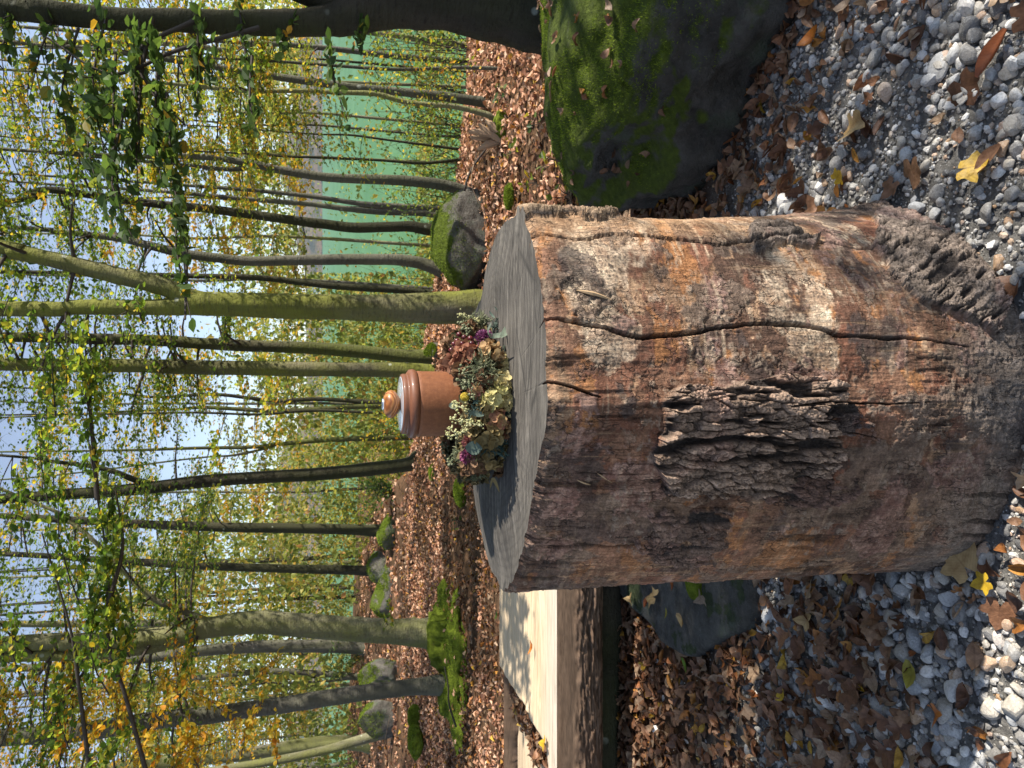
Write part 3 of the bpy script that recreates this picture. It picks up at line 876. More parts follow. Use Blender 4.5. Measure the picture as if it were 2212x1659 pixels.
# bark that is still on
BP = [('bark_patch', [(1420, 862), (1470, 828), (1560, 838), (1640, 822), (1740, 812), (1822, 840), (1822, 890), (1785, 915), (1815, 955), (1765, 1010), (1640, 1045), (1520, 1056), (1432, 1044), (1410, 980), (1436, 925)],
       'thick furrowed bark', 1.0, .010, .030, (.43, .305, .225), 0.0),
      ('bark_patch', [(1370, 1112), (1400, 1096), (1490, 1100), (1560, 1085), (1600, 1120), (1560, 1165), (1548, 1215), (1450, 1232), (1392, 1205), (1362, 1160)], 'dark crumbling bark', 1.1, .001, .011, (.27, .18, .135), 0),
      ('bark_patch', [(1885, 462), (1975, 468), (2060, 525), (2135, 595), (2172, 660), (2150, 715), (2080, 690), (1990, 655), (1925, 590), (1890, 520)], 'grey flaking bark', 1.5, .003, .014, (.26, .21, .175), .9),
      ('bark_patch', [(1105, 440), (1400, 436), (1345, 466), (1290, 474), (1212, 470), (1110, 464)], 'loose bark at the edge', 1.4, .006, .012, (.36, .26, .17), 0),
      ('bark_patch', [(1612, 500), (1690, 484), (1775, 520), (1760, 545), (1690, 530), (1650, 552), (1618, 548)], 'loose bark flake', 1.5, .004, .012, (.25, .20, .165), .3),
      ('bark_patch', [(1640, 1040), (1760, 1010), (1830, 1040), (1820, 1095), (1730, 1120), (1640, 1095)], 'thin bark', 1.2, .001, .009, (.22, .135, .105), 0),
      ('bark_patch', [(1770, 850), (1850, 868), (1885, 900), (1850, 930), (1790, 925)], 'broken bark', 1.2, .002, .014, (.16, .12, .105), .2),
      ('bark_patch', [(1660, 436), (1890, 434), (1930, 452), (1880, 466), (1780, 460), (1700, 454)], 'loose bark at the edge', 1.5, .005, .010, (.36, .25, .18), 0)]
ex, ey = 44 * (G(9, 8, 16, 5, .6) - .5), 32 * (G(9, 8, 17, 5, .6) - .5)
pid = np.full(len(ph), -1)
for k, (nm, poly, _, fq, off, amp, colr, sh) in enumerate(BP):
    wq = 3.2 if k in (1, 5, 6) else 1.3
    ins = inpoly(IX + ex * wq, IY + ey * wq, poly) & front
    if k in (1, 5, 6):
        ins &= fbm(np.stack([(sx + .02 * w1) * 26, zz * 12, np.full_like(sx, 2.0 + k)], -1), 4, 170 + k, .55) > .475
    if not ins.any(): continue
    pid[ins] = k
    sb = (sx + sh * zz * .55 + .030 * w1 + .010 * w3)
    rdg = fbm(np.stack([sb * 44 * fq, (zz + .02 * w2) * 9 * fq, np.full_like(sx, 5.0 + k)], -1), 4, 70 + k, .5)
    plate = sst(.33, .46, rdg + .05 * (fine1 - .5))
    a, b, cid = worley((sb + .012 * w4) / (.020 / fq), (zz + .03 * w3) / (.055 / fq), 31 + k, 1.0)
    a2, b2, cid2 = worley((sx + .004 * w4) / .0075, (zz + .006 * w3) / .010, 51 + k, 1.0)
    brk = sst(.0, .12, b - a); small = sst(.0, .14, b2 - a2)
    plate = plate * (.35 + .65 * brk)
    D[ins] = (D * .7 + off + amp * plate * (.6 + .6 * cid) + .003 * small + .008 * (G(40, 40, 18, 4, .6) - .5))[ins]
    cc = np.array(colr) * (.70 + .6 * cid)[:, None] * (.72 + .45 * cid2)[:, None]
    cc = cc + np.array((.10, .04, .035)) * (sst(.55, .66, N_(9, 9, 57 + k, 3)) * .8)[:, None]
    cc = cc * (.45 + 1.1 * G(60, 60, 19, 4, .65))[:, None]
    gv = np.array((.050, .041, .037))
    cc = gv + (cc - gv) * (plate * (.60 + .40 * small))[:, None]
    C[ins] = cc[ins]
# drying cracks running down the log
def crack(pts, wid, dep):
    P = np.array(pts, float)
    yc = np.interp(IX, P[:, 0], P[:, 1])
    t = (IX - P[0, 0]) / (P[-1, 0] - P[0, 0])
    wd = wid * np.clip(np.sin(np.pi * np.clip(t * .85 + .15, 0, 1)), 0, 1) ** .45 * (0.75 + .5 * G(2, 14, 33, 3))
    on = (t > -.004) & (t < 1) & front
    k = np.where(on, sst(1.0, .45, np.abs(IY + 8 * w4 + 4 * w3 - yc) / np.maximum(wd, .4)), 0)
    return k * (wd > .2), dep
for pts, wid, dep in (([(1146, 505), (1241, 514), (1321, 504), (1400, 509), (1482, 515), (1550, 524), (1617, 518), (1687, 516), (1807, 528), (1914, 543)], 4.2, .03),
                      ([(1166, 685), (1241, 698), (1308, 710), (1348, 722), (1389, 729), (1456, 724), (1536, 709), (1603, 700), (1671, 697), (1727, 700), (1767, 708), (1820, 727), (1909, 731), (2016, 735), (2098, 750)], 5.4, .035),
                      ([(1168, 821), (1214, 832), (1300, 858)], 3.6, .03),
                      ([(1580, 935), (1700, 945), (1830, 935), (1900, 950)], 2.0, .012),
                      ([(1680, 880), (1800, 868), (1900, 873), (2010, 868)], 2.2, .015)):
    k, dep = crack(pts, wid, dep)
    D -= dep * k
    C = C * (1 - k[:, None]) + np.array((.028, .02, .016)) * k[:, None]
# rounded, slightly frayed upper rim
D -= (.006 + .006 * sst(.35, .7, G(22, 0, 63, 4, .6))) * sst(H - .03, H, zz) ** 2
C = np.clip(C, .008, .8)
rr = Rl_ + D
Vlog = np.stack([LC[0] + rr * np.sin(ph), LC[1] - rr * np.cos(ph), zz], -1)
nr, nc = shape
ii = np.arange(nr - 1)[:, None] * nc; jj = np.arange(nc)[None]; kk = (jj + 1) % nc
FL_ = np.stack([ii + jj, ii + kk, ii + nc + kk, ii + nc + jj], -1).reshape(-1, 4)
fp = pid[FL_].max(1) if False else pid[FL_[:, 0]]
log_org = (LC[0], LC[1], 0.0)
log_t = thing('wooden_log', 'tall upright section of thick weathered tree trunk standing on gravel as a plinth', 'log', log_org)
def sub_mesh(name, sel, parent, label=None):
    F = FL_[sel]
    used, inv = np.unique(F, return_inverse=True)
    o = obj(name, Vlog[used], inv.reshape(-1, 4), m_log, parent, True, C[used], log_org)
    if label: o['label'] = label
    return o
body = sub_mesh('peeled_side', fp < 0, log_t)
for k, b in enumerate(BP):
    if (fp == k).any(): sub_mesh('bark_patch', fp == k, log_t, b[2])
# sawn top
def top_mat():
    m = Mat('sawn_grey_wood', 0.78, 0.2)
    P = m.pos
    st = m.n('Mapping', {'Vector': P, 'Scale': (3.2, 46, 6), 'Rotation': (0, 0, R(-4))}).outputs[0]
    dz = m.n('Mapping', {'Vector': P, 'Location': (-0.16, 0.02, 0), 'Scale': (1, 1.35, 1)}).outputs[0]
    ring = m.n('TexWave', {'Vector': dz, 'Scale': 15, 'Distortion': 5.0, 'Detail': 4, 'Detail Scale': 2.5}, wave_type='RINGS', rings_direction='Z')
    c = m.ramp(m.noise(2.2, 6, 0.68, st), [(0.28, (0.042, 0.039, 0.035)), (0.5, (0.098, 0.090, 0.080)), (0.74, (0.19, 0.176, 0.155))])
    c = m.mix(0.6, c, m.ramp(m.noise(6, 6, 0.65), [(0.3, (0.42, 0.41, 0.42)), (0.7, (1.4, 1.36, 1.3))]), 'MULTIPLY')
    c = m.mix(0.30, c, m.ramp(ring.outputs['Fac'], [(0.0, (0.5, 0.5, 0.5)), (0.5, (1.1, 1.1, 1.1))]), 'MULTIPLY')
    ck = m.n('TexVoronoi', {'Vector': m.n('Mapping', {'Vector': P, 'Scale': (3.0, 14, 3)}).outputs[0], 'Scale': 1.0}, feature='DISTANCE_TO_EDGE')
    ckm = m.math('MULTIPLY', m.ramp(ck.outputs['Distance'], [(0.0, 1.0), (0.03, 0.0)]), m.ramp(m.noise(4, 2), [(0.42, 0.0), (0.55, 0.9)]))
    c = m.mix(ckm, c, (0.035, 0.033, 0.03))
    m.color(c)
    m.bump(m.math('ADD', m.noise(2.4, 6, 0.7, st), m.math('MULTIPLY', ring.outputs['Fac'], 0.05)), 0.004, 0.7)
    return m.m
tr_ = np.linspace(0, 1, 70) ** 0.8
PHt, TRt = np.meshgrid(phi, tr_)
edgeR = rr.reshape(shape)[-1]
Rt_ = TRt * edgeR[None]
tx, ty = LC[0] + Rt_ * np.sin(PHt), LC[1] - Rt_ * np.cos(PHt)
hf = sst(0.0, .30, (ty - LC[1]) + .36) * sst(0, .35, 1 - TRt)
tz = H + .022 * hf + .006 * (fbm(np.stack([tx * 3, ty * 5, 0 * tx], -1).reshape(-1, 3), 2, 77).reshape(tx.shape) - .5) * sst(0, .1, 1 - TRt)
i_ = np.arange(len(tr_) - 1)[:, None] * nc; j_ = np.arange(nc)[None]; k_ = (j_ + 1) % nc
obj('cut_top', np.stack([tx, ty, tz], -1).reshape(-1, 3), np.stack([i_ + j_, i_ + k_, i_ + nc + k_, i_ + nc + j_], -1).reshape(-1, 4), top_mat(), log_t, True, None, log_org)
def log_top_z(x, y):
    a = math.atan2(x - LC[0], -(y - LC[1])); r = math.hypot(x - LC[0], y - LC[1]) / float(np.interp(a, ga, RT, period=2 * np.pi))
    return H + .022 * float(sst(0.0, .30, (y - LC[1]) + .36) * sst(0, .35, 1 - r))

# torn splinters standing off the side
spl = Mat('splinter_wood', 0.8, 0.2).color((0.42, 0.29, 0.17)).m
def on_log(X, Y, dz=0.0):
    k = (IX - X) ** 2 + (IY - Y) ** 2 + np.where(front, 0, 1e9)
    i = int(np.argmin(k)); p = Vlog[i].copy()
    n = np.array((math.sin(ph[i]), -math.cos(ph[i]), 0)); return p, n
for X0, Y0, X1, Y1, w in ((1245, 629, 1325, 647, .008), (1244, 1035, 1276, 1048, .004), (1290, 1022, 1322, 1042, .003)):
    p, n0 = on_log(X0, Y0); q_, n1 = on_log(X1, Y1)
    P = smooth_path([p + n0 * .001, (p + q_) / 2 + n0 * .005, q_ + n1 * .002], 8)
    V, F, T = tube(P, w * np.array([.15, .6, .9, 1, .9, .8, .5, .2]) * .55, 5, True, .4, int(X0))
    obj('splinter', V, [F, T], spl, log_t, False, None, log_org)

# ------------------------------------------------------------------ split-log bench behind it, left
BZ = 0.50
yf = atZ(1203, 1450, BZ)[1]; yb = atZ(1079, 1350, BZ)[1]
def bench_mat():
    m = Mat('split_pale_wood', 0.7, 0.25)
    c = m.attr()
    st = m.n('Mapping', {'Vector': m.pos, 'Scale': (1.2, 22, 8)}).outputs[0]
    c = m.mix(0.9, c, m.ramp(m.noise(2.5, 6, 0.68, st), [(0.3, (0.62, 0.56, 0.5)), (0.5, (1, 1, 1)), (0.7, (1.18, 1.2, 1.22))]), 'MULTIPLY')
    m.color(c)
    m.bump(m.noise(3, 6, 0.7, st), 0.008, 0.7)
    return m.m
m_bench = bench_mat()
bx0, bx1 = -0.62, -3.6
org_b = ((bx0 + bx1) / 2, (yf + yb) / 2, 0.0)
bench = thing('log_bench', 'heavy split log bench with pale flat top and bark front, behind the upright log', 'bench', org_b)
X_, T_ = np.meshgrid(np.linspace(bx0, bx1, 240), np.linspace(0, 1, 90))
Y_ = yf + (yb - yf) * T_
gI = proj(np.stack([X_.ravel(), Y_.ravel(), np.full(X_.size, BZ)], -1))
cutl = np.interp(gI[1], [1430, 1500, 1560, 1610, 1659, 1900], [1076, 1120, 1152, 1180, 1186, 1192]).reshape(X_.shape)
lowm = sst(2, 12, cutl - gI[0].reshape(X_.shape)) * (gI[1].reshape(X_.shape) > 1425)
n3 = fbm(np.stack([X_ * 1.5, Y_ * 9, 0 * X_], -1).reshape(-1, 3), 5, 101).reshape(X_.shape) - .5
slot = np.exp(-((gI[0].reshape(X_.shape) - (1149 - .005 * (gI[1].reshape(X_.shape) - 1400))) / 2.2) ** 2) * sst(1320, 1340, gI[1].reshape(X_.shape)) * sst(1460, 1400, gI[1].reshape(X_.shape))
Z_ = BZ + .02 * n3 * sst(0, .05, T_) * sst(0, .05, 1 - T_) - .085 * lowm - .03 * slot - .012 * sst(.62, .66, fbm(np.stack([X_ * .8, Y_ * 7, 0 * X_ + 9], -1).reshape(-1, 3), 4, 103).reshape(X_.shape)) * sst(0, .04, T_)
Yb_ = Y_ - lowm * sst(.55, 1, T_) * .16
bc = np.array((.72, .56, .37)) * (.86 + .5 * n3[..., None])
grey = sst(.30, .0, T_) * .6
bc = bc * (1 - grey[..., None]) + np.array((.56, .52, .47)) * grey[..., None]
bc = bc * (1 - .75 * slot[..., None]) + np.array((.07, .05, .03)) * .75 * slot[..., None]
bc = bc * (1 - .35 * lowm[..., None]) + np.array((.34, .27, .20)) * .35 * lowm[..., None]
idx = np.arange(X_.size).reshape(X_.shape)
BF = np.stack([idx[:-1, :-1], idx[:-1, 1:], idx[1:, 1:], idx[1:, :-1]], -1).reshape(-1, 4)
obj('seat_top', np.stack([X_, Yb_, Z_], -1).reshape(-1, 3), BF, m_bench, bench, True, bc.reshape(-1, 3), org_b)
prof = smooth_path([(0, BZ), (-.004, BZ - .03), (-.006, BZ - .09), (.0, BZ - .17), (.02, BZ - .24), (.08, BZ - .285), (.25, BZ - .32), (.6, BZ - .34), (yb - yf - .08, BZ - .25), (yb - yf, BZ - .03)], 120)
X_, K_ = np.meshgrid(np.linspace(bx0, bx1, 260), np.arange(120))
py, pz = prof[K_, 0], prof[K_, 1]
dpt = BZ - pz
rough = sst(.085, .13, dpt + .05 * (fbm(np.stack([X_ * 5, dpt * 6, 0 * X_], -1).reshape(-1, 3), 3, 105).reshape(X_.shape) - .5))
a, b, cid = worley((X_ * 11 + 1.2 * fbm(np.stack([X_ * 6, dpt * 8, 0 * X_], -1).reshape(-1, 3), 3, 107).reshape(X_.shape)).ravel(), (dpt * 48).ravel(), 111)
plate = sst(.36, .54, fbm(np.stack([X_ * 16, dpt * 105, 0 * X_ + 3], -1).reshape(-1, 3), 5, 109, .6)).reshape(X_.shape) * (.6 + .4 * sst(0, .2, b - a).reshape(X_.shape)); cid = cid.reshape(X_.shape)
fine = fbm(np.stack([X_ * 30, dpt * 60, 0 * X_], -1).reshape(-1, 3), 4, 113, .6).reshape(X_.shape)
off = -(rough * (.004 + .009 * plate * (.5 + cid) + .016 * (fine - .5)) * sst(.36, .25, dpt)) * sst(0, .03, dpt)
wood = np.array((.17, .11, .07)) * (.6 + .8 * fine[..., None]); bark = np.array((.15, .095, .062)) * (.35 + .65 * plate[..., None]) * (.6 + .9 * fine[..., None]) * (.8 + .5 * cid[..., None])
knot = np.exp(-((X_ + 1.95) / .12) ** 2 - ((dpt - .2) / .07) ** 2)
bc = wood * (1 - rough[..., None]) + bark * rough[..., None]
bc = bc * (1 - .5 * knot[..., None]) + np.array((.12, .07, .045)) * .5 * knot[..., None]
idx = np.arange(X_.size).reshape(X_.shape)
BF = np.stack([idx[:-1, :-1], idx[:-1, 1:], idx[1:, 1:], idx[1:, :-1]], -1).reshape(-1, 4)
obj('bark_side', np.stack([X_, yf + py + off * 1.0, pz + .1 * off * 0], -1).reshape(-1, 3), BF, m_bench, bench, True, bc.reshape(-1, 3), org_b)
V, F, T = tube(np.array([(bx0 - .1, yf + .33, .09), (-2, yf + .36, .10), (bx1, yf + .33, .09)]), .12, 14, True, .1, 5)  # added dark beam that keeps light out of the gap below the bench
obj('shade_beam', V, [F, T], m_bark_dark, bench, True, None, org_b)
for xx in (-1.0, -3.0):
    V, F, T = tube(np.array([(xx, yf + .28, .11), (xx, yf + .5, .115), (xx, yb - .15, .11)]), .13, 14, True, .1, 3)
    obj('leg', V, [F, T], m_bark_dark, bench, True, None, org_b)
# leaves caught in the rotten notch
bn = Bag()
N = 300
Yp = rng.uniform(1470, 1650, N); Xp = np.interp(Yp, [1430, 1500, 1560, 1610, 1659], [1090, 1125, 1150, 1172, 1180]) + rng.normal(0, 9, N)
P = np.array([atZ(a, b, BZ - .06) for a, b in zip(Xp, Yp)]); P[:, 2] += rng.uniform(.0, .05, N)
ok = (P[:, 1] < yb - .2) & (P[:, 1] > yf + .05); P = P[ok]
ch = rng.integers(0, 6, len(P))
for k in range(6):
    if (ch == k).any(): bag_inst(bn, LS[k][0], LS[k][1], P[ch == k], randrot((ch == k).sum(), .6), rng.uniform(.5, 1.0, (ch == k).sum()))
tag(bn.make('fallen_leaves', m_litter), 'drift of dead leaves caught in the rotten notch of the bench', 'leaves', None, 'stuff')
lone('fallen_leaf', 'bright orange leaf stuck in the slot of the bench top', 1150, 1400, grid_leaf(.085, .04, .5, .5), m_leaf_orange, 1.0, z=BZ, yaw=88, lift=.012)
lone('fallen_leaf', 'yellow lobed leaf lying on the bench top by the notch', 1176, 1606, maple_leaf(.1, .6, 21), m_leaf_yellow, .9, z=BZ, yaw=20, lift=.015)
lone('fallen_leaf', 'tiny fresh green leaf at the back edge of the bench', 1074, 1330, grid_leaf(.07, .05, .3, .3), m_leaf_green, .9, z=BZ, yaw=70, lift=.02)

# ------------------------------------------------------------------ flat stone half under the bench
SP = [(1335, 1281), (1361, 1313), (1403, 1350), (1423, 1384), (1452, 1404), (1491, 1419), (1525, 1398), (1572, 1375), (1604, 1360), (1618, 1328), (1612, 1284), (1603, 1243), (1570, 1190), (1480, 1160), (1390, 1185), (1338, 1240)]
sp = smooth_path(np.array([atZ(X, Y, .07)[:2] for X, Y in SP + SP[:1]]), 150)[:-1]
sc_ = sp.mean(0)
rings = [(1.0, -.06), (1.02, .02), (1.0, .055), (.97, .068), (.9, .072), (.75, .073), (.55, .074), (.3, .073), (.1, .073)]
V = []
for k, h in rings:
    w = fbm(np.column_stack([(sc_ + (sp - sc_) * k) * 4, np.full(len(sp), .3)]), 4, 121) - .5
    V.append(np.column_stack([sc_ + (sp - sc_) * (k + (.05 * w if h < .06 else 0))[:, None] if h < .06 else sc_ + (sp - sc_) * k, h + (.022 * w if h > .03 else 0 * w)]))
V = np.vstack(V); m_ = len(sp)
i_ = np.arange(len(rings) - 1)[:, None] * m_; j_ = np.arange(m_)[None]; k_ = (j_ + 1) % m_
so = (sc_[0], sc_[1], 0)
stone = thing('flat_stone', 'flat grey green stone slab with leaves on it beside the log', 'stone', so)
obj('slab_body', np.vstack([V, [[sc_[0], sc_[1], .073]]]), [np.stack([i_ + j_, i_ + k_, i_ + m_ + k_, i_ + m_ + j_], -1).reshape(-1, 4), np.stack([(len(rings) - 1) * m_ + np.arange(m_), (len(rings) - 1) * m_ + (np.arange(m_) + 1) % m_, np.full(m_, len(V))], -1)], m_slab, stone, True, None, so)
pm = atZ(1500, 1262, .08)
Vm = ICO3[0] * np.array((.07, .06, .03)) * (1 + .5 * (fbm(ICO3[0] * 2, 3, 5) - .5))[:, None] + pm
obj('moss_cushion', Vm, ICO3[1], m_mossb, stone, True, None, so)
for X, Y, shp, mt, lb, yaw in ((1475, 1340, grid_leaf(.09, .055, .4, .35), m_leaf_tan, 'ribbed pinkish tan leaf on the flat stone', 160), (1415, 1290, maple_leaf(.12, 1.1, 31), m_leaf_tan, 'crumpled lobed brown leaf on the flat stone near the bench', 20),
                               (1440, 1325, grid_leaf(.05, .022, .3, .2), m_leaf_olive, 'small narrow ochre leaf on the flat stone', 100), (1398, 1300, roll_leaf(.07, .045, 3), m_leaf_rust, 'rolled rust leaf on the back corner of the flat stone', 70),
                               (1365, 1295, maple_leaf(.08, 1.2, 33), m_leaf_tan, 'pale yellowish crumpled leaf at the dark edge under the bench', 10), (1520, 1290, maple_leaf(.09, 1.3, 35), m_leaf_grey, 'grey brown curled leaf by the moss on the flat stone', 50),
                               (1455, 1262, grid_leaf(.07, .04, .5, .4), m_leaf_rust, 'dull red leaf lying where the flat stone meets the log', 130)):
    lone('fallen_leaf', lb, X, Y, shp, mt, 1.0, z=.075, yaw=yaw, lift=.02, grp='leaves on the flat stone')

# ------------------------------------------------------------------ boulders
def rock(name, label, c, rad, seed, mat, sub=5, box=0.8, rug=0.28, zcut=None, cat='boulder', fn=None, cuts=0):
    V, F = ico(sub)
    W = np.sign(V) * np.abs(V) ** box
    if cuts:
        r_ = np.random.default_rng(seed)
        nn = r_.normal(size=(cuts, 3)); nn /= np.linalg.norm(nn, axis=1, keepdims=True)
        dd = r_.uniform(.66, 1.0, cuts); dots = V @ nn.T
        W = V * np.minimum(np.min(np.where(dots > .05, dd / np.maximum(dots, .05), 9), 1), 1.08)[:, None]
    n = fbm(V * 1.6 + seed * 5.3, 5, seed) - .5
    n2 = fbm(V * 7 + seed, 5, seed + 3, .6) - .5
    n3 = fbm(V * 26 + seed, 3, seed + 6, .6) - .5
    W = W * (1 + rug * 1.6 * n + .09 * n2 + .02 * n3)[:, None] * np.array(rad) + np.array(c)
    if fn is not None: W = fn(W, V)
    org = (c[0], c[1], gz(c[0], c[1]))
    t = thing(name, label, cat, org)
    body = obj('stone_body', W, F, mat, t, True, None, org)
    return t, W, F, org
def tufts(W, F, sel, N, ln, name, parent, org, seed=1, pw=.3):
    """moss fronds: tiny blades rooted on the chosen faces"""
    r_ = np.random.default_rng(seed)
    fc = W[F]; ar = np.linalg.norm(np.cross(fc[:, 1] - fc[:, 0], fc[:, 2] - fc[:, 0]), axis=1) * sel
    if ar.sum() <= 0: return
    k = r_.choice(len(F), N, p=ar / ar.sum())
    b = r_.dirichlet((1, 1, 1), N)
    P = np.einsum('nij,ni->nj', fc[k], b)
    nn = np.cross(fc[k, 1] - fc[k, 0], fc[k, 2] - fc[k, 0]); nn /= np.linalg.norm(nn, axis=1, keepdims=True)
    d = nn + r_.normal(0, .45, (N, 3)); side = np.cross(d, r_.normal(size=(N, 3)))
    side /= np.linalg.norm(side, axis=1, keepdims=True)
    l = ln * r_.uniform(.5, 1.3, N)[:, None]
    V = np.stack([P - side * l * pw - nn * .004, P + side * l * pw - nn * .004, P + d * l], 1).reshape(-1, 3)
    T = np.arange(N * 3).reshape(N, 3)
    tag(obj(name, V, [T], m_moss, parent, True, None, org), kind='stuff')
def shape_big(W, V):
    X, Y, w = proj(W)
    cre = np.exp(-((X - 1345) / 55) ** 2 - ((Y - 335) / 55) ** 2) * (W[:, 1] < 3.2)
    W = W.copy()
    W[:, 0] += .05 * cre; W[:, 1] += .06 * cre
    ledge = np.exp(-((Y - (1395 - .55 * (X - 1215))) / 40) ** 2) * (W[:, 1] < 3.1) * sst(1650, 1300, X)
    W[:, 1] += .05 * ledge
    return W
bt, BW, BFc, borg = rock('mossy_boulder', 'huge dark boulder with bright moss on top, right of the upright log', (BC[0], BC[1], .06), (1.16, .93, .55), 4, m_boulder, 6, .74, .23, fn=shape_big)
fc = BW[BFc].mean(1); fn_ = np.cross(BW[BFc][:, 1] - BW[BFc][:, 0], BW[BFc][:, 2] - BW[BFc][:, 0]); fn_ /= np.linalg.norm(fn_, axis=1, keepdims=True)
mo = fbm(fc * 3.0, 4, 141)
fX, fY, _ = proj(fc)
lit = np.exp(-((fX - 1330) / 110) ** 2 - ((fY - 130) / 120) ** 2)  # sun patch put into the colour: more bright moss fronds here
sel = sst(.62, .74, mo + .22 * (fn_[:, 2] - .5) + .34 * lit) * (fn_[:, 2] > -.25) * (fc[:, 2] > .2)
tufts(BW, BFc, sel, 32000, .0075, 'moss', bt, borg, 3)
# dead leaves on its back
k = np.where((fn_[:, 2] > .75))[0]
s = rng.choice(k, 170)
P = fc[s] + np.array((0, 0, .015))
bo = Bag(); ch = rng.integers(0, 7, len(P))
for q in range(7):
    if (ch == q).any(): bag_inst(bo, LS[q][0], LS[q][1], P[ch == q], randrot((ch == q).sum(), .5), rng.uniform(.5, .9, (ch == q).sum()))
tag(bo.make('dry_leaves', m_litter, bt, True, borg), kind='stuff')

def px_rock(label, X0, X1, Y0, Y1, yd, seed, dep=.8, mat=None, sub=5, zdrop=.25, name='mossy_rock', mossN=2500, flat=1.0, box=.85):
    a = atY(X0, (Y0 + Y1) / 2, yd); b = atY(X1, (Y0 + Y1) / 2, yd)
    l_, r_ = atY((X0 + X1) / 2, Y1, yd), atY((X0 + X1) / 2, Y0, yd)
    hz = (a[2] - b[2]) * (1.0 if mat is None else .62); rx = abs(r_[0] - l_[0]) / 2
    c = ((l_[0] + r_[0]) / 2, yd + rx * dep * .4, b[2] + hz * .28)
    t, W, F, org = rock(name, label, c, (rx, rx * dep, hz * .72), seed, mat or m_rock, sub, box, .14 if mat is None else .34, cuts=11 if mat is None else 0)
    fc = W[F].mean(1); fn = np.cross(W[F][:, 1] - W[F][:, 0], W[F][:, 2] - W[F][:, 0]); fn /= np.linalg.norm(fn, axis=1, keepdims=True)
    s = sst(.5, .62, fbm(fc * 2.5, 4, seed + 50) + .38 * (fn[:, 2] - .2))
    if mossN: tufts(W, F, s, mossN * 2, .011 * (yd / 8) ** .7, 'moss', t, org, seed)
    return t
px_rock('pointed mossy rock between slim trunks on the slope edge right of the log', 945, 1052, 405, 640, 7.4, 7, .7, mossN=5000)
px_rock('dark overhanging rock with a mossy cap behind the leaning grey trunk', 775, 862, 1432, 1505, 15.5, 9, .8)
px_rock('large moss covered rock on the left slope crest', 818, 868, 1105, 1195, 17.0, 11, .8)
px_rock('grey rock with thin moss left of the moss covered rock', 795, 838, 1190, 1262, 19.0, 13, .8, mossN=1200)
px_rock('long low mossy rock running down the left slope', 800, 858, 1235, 1345, 17.5, 14, .5, mossN=3500)
px_rock('low mossy rock at the far left edge of the leaf slope', 770, 850, 1520, 1600, 16.5, 17, .6)
px_rock('small moss mound in the leaves left of the wreath', 972, 1002, 1035, 1095, 8.4, 19, .7, mat=m_mossb, name='moss_mound')
px_rock('tiny moss mound in the leaves further back left of the wreath', 920, 945, 1000, 1040, 11.0, 20, .7, mat=m_mossb, name='moss_mound', mossN=1200)
px_rock('bright moss tuft among leaves just right of the log top', 1085, 1105, 395, 450, 5.9, 22, .5, mat=m_mossb, name='moss_mound', mossN=1500)
px_rock('yellow green moss patch on the far left leaf slope', 868, 905, 1530, 1580, 11.5, 23, .6, mat=m_mossb, name='moss_mound', mossN=1500)
px_rock('mossy stump lump behind the wreath below the twin trunks', 915, 962, 735, 780, 9.8, 25, .7, name='mossy_stump')
px_rock('moss covered lump at the foot of the left slope trees', 870, 905, 1575, 1640, 11.0, 27, .6, mat=m_mossb, name='moss_mound', mossN=1200)
# ------------------------------------------------------------------ urn
ux, uy = atY(950, 872, 1.80)[0], 1.80
UZ = log_top_z(ux, uy) + .004
uo = (ux, uy, UZ)
urn = thing('urn', 'round brown urn with knobbed lid standing inside the flower wreath on the log', 'urn', uo)
def urn_mat():
    m = Mat('brown_urn_fibre', 0.58, 0.3)
    c = m.ramp(m.noise(90, 6, .75), [(0.3, (0.15, 0.055, 0.024)), (0.55, (0.215, 0.082, 0.034)), (0.78, (0.285, 0.125, 0.06))])
    c = m.mix(.5, c, m.ramp(m.noise(9, 4, .6), [(.3, (.75, .72, .7)), (.7, (1.1, 1.1, 1.1))]), 'MULTIPLY')
    m.color(c); m.bump(m.noise(260, 4, .7), .0012, .5); return m.m
def lid_mat():
    m = Mat('brown_urn_lid_varnish', 0.5, 0.35)
    m.p.inputs['Coat Weight'].default_value = .12
    m.p.inputs['Coat Roughness'].default_value = .12
    m.color(m.ramp(m.noise(30, 4, .6), [(.3, (.12, .046, .024)), (.7, (.18, .07, .035))])); return m.m
def knob_mat():
    m = Mat('turned_knob_wood', 0.4, 0.35)
    m.p.inputs['Coat Weight'].default_value = .15
    m.p.inputs['Coat Roughness'].default_value = .1
    v = m.n('Mapping', {'Vector': m.pos, 'Rotation': (R(68), R(14), 0)}).outputs[0]
    w = m.n('TexWave', {'Vector': v, 'Scale': 42, 'Distortion': 2.4, 'Detail': 3, 'Detail Scale': 1.4}, wave_type='RINGS')
    m.color(m.ramp(w.outputs['Fac'], [(.0, (.17, .055, .015)), (.5, (.32, .12, .035)), (1.0, (.40, .17, .055))])); return m.m
metal = Mat('steel_disc', .22, .5); metal.p.inputs['Metallic'].default_value = 1.0; metal.color((.75, .76, .78))
def lat(name, prof, z0, mat, parent, seg=72):
    V, F = lathe(prof, seg)
    o = link(name, mesh_np(name, V, F, mat), parent); o.location = (0, 0, z0)
    return o
HB = 1.506 - .0385 - UZ
lat('urn_body', [(0, 0), (.076, 0), (.079, .004), (.0805, .02), (.0832, HB - .01), (.0835, HB - .003), (.0825, HB - .001), (.0, HB - .001)], 0, urn_mat(), urn, 96)
ml = lid_mat()
lid = lat('urn_lid', [(.07, -.004), (.083, -.0005), (.0865, .003), (.0882, .010), (.0865, .0175), (.081, .0222), (.0775, .0232), (.0758, .0245), (.0762, .0285), (.0762, .034), (.0745, .0372), (.071, .0385), (.03, .0388), (0, .0388)], HB, ml, urn, 96)
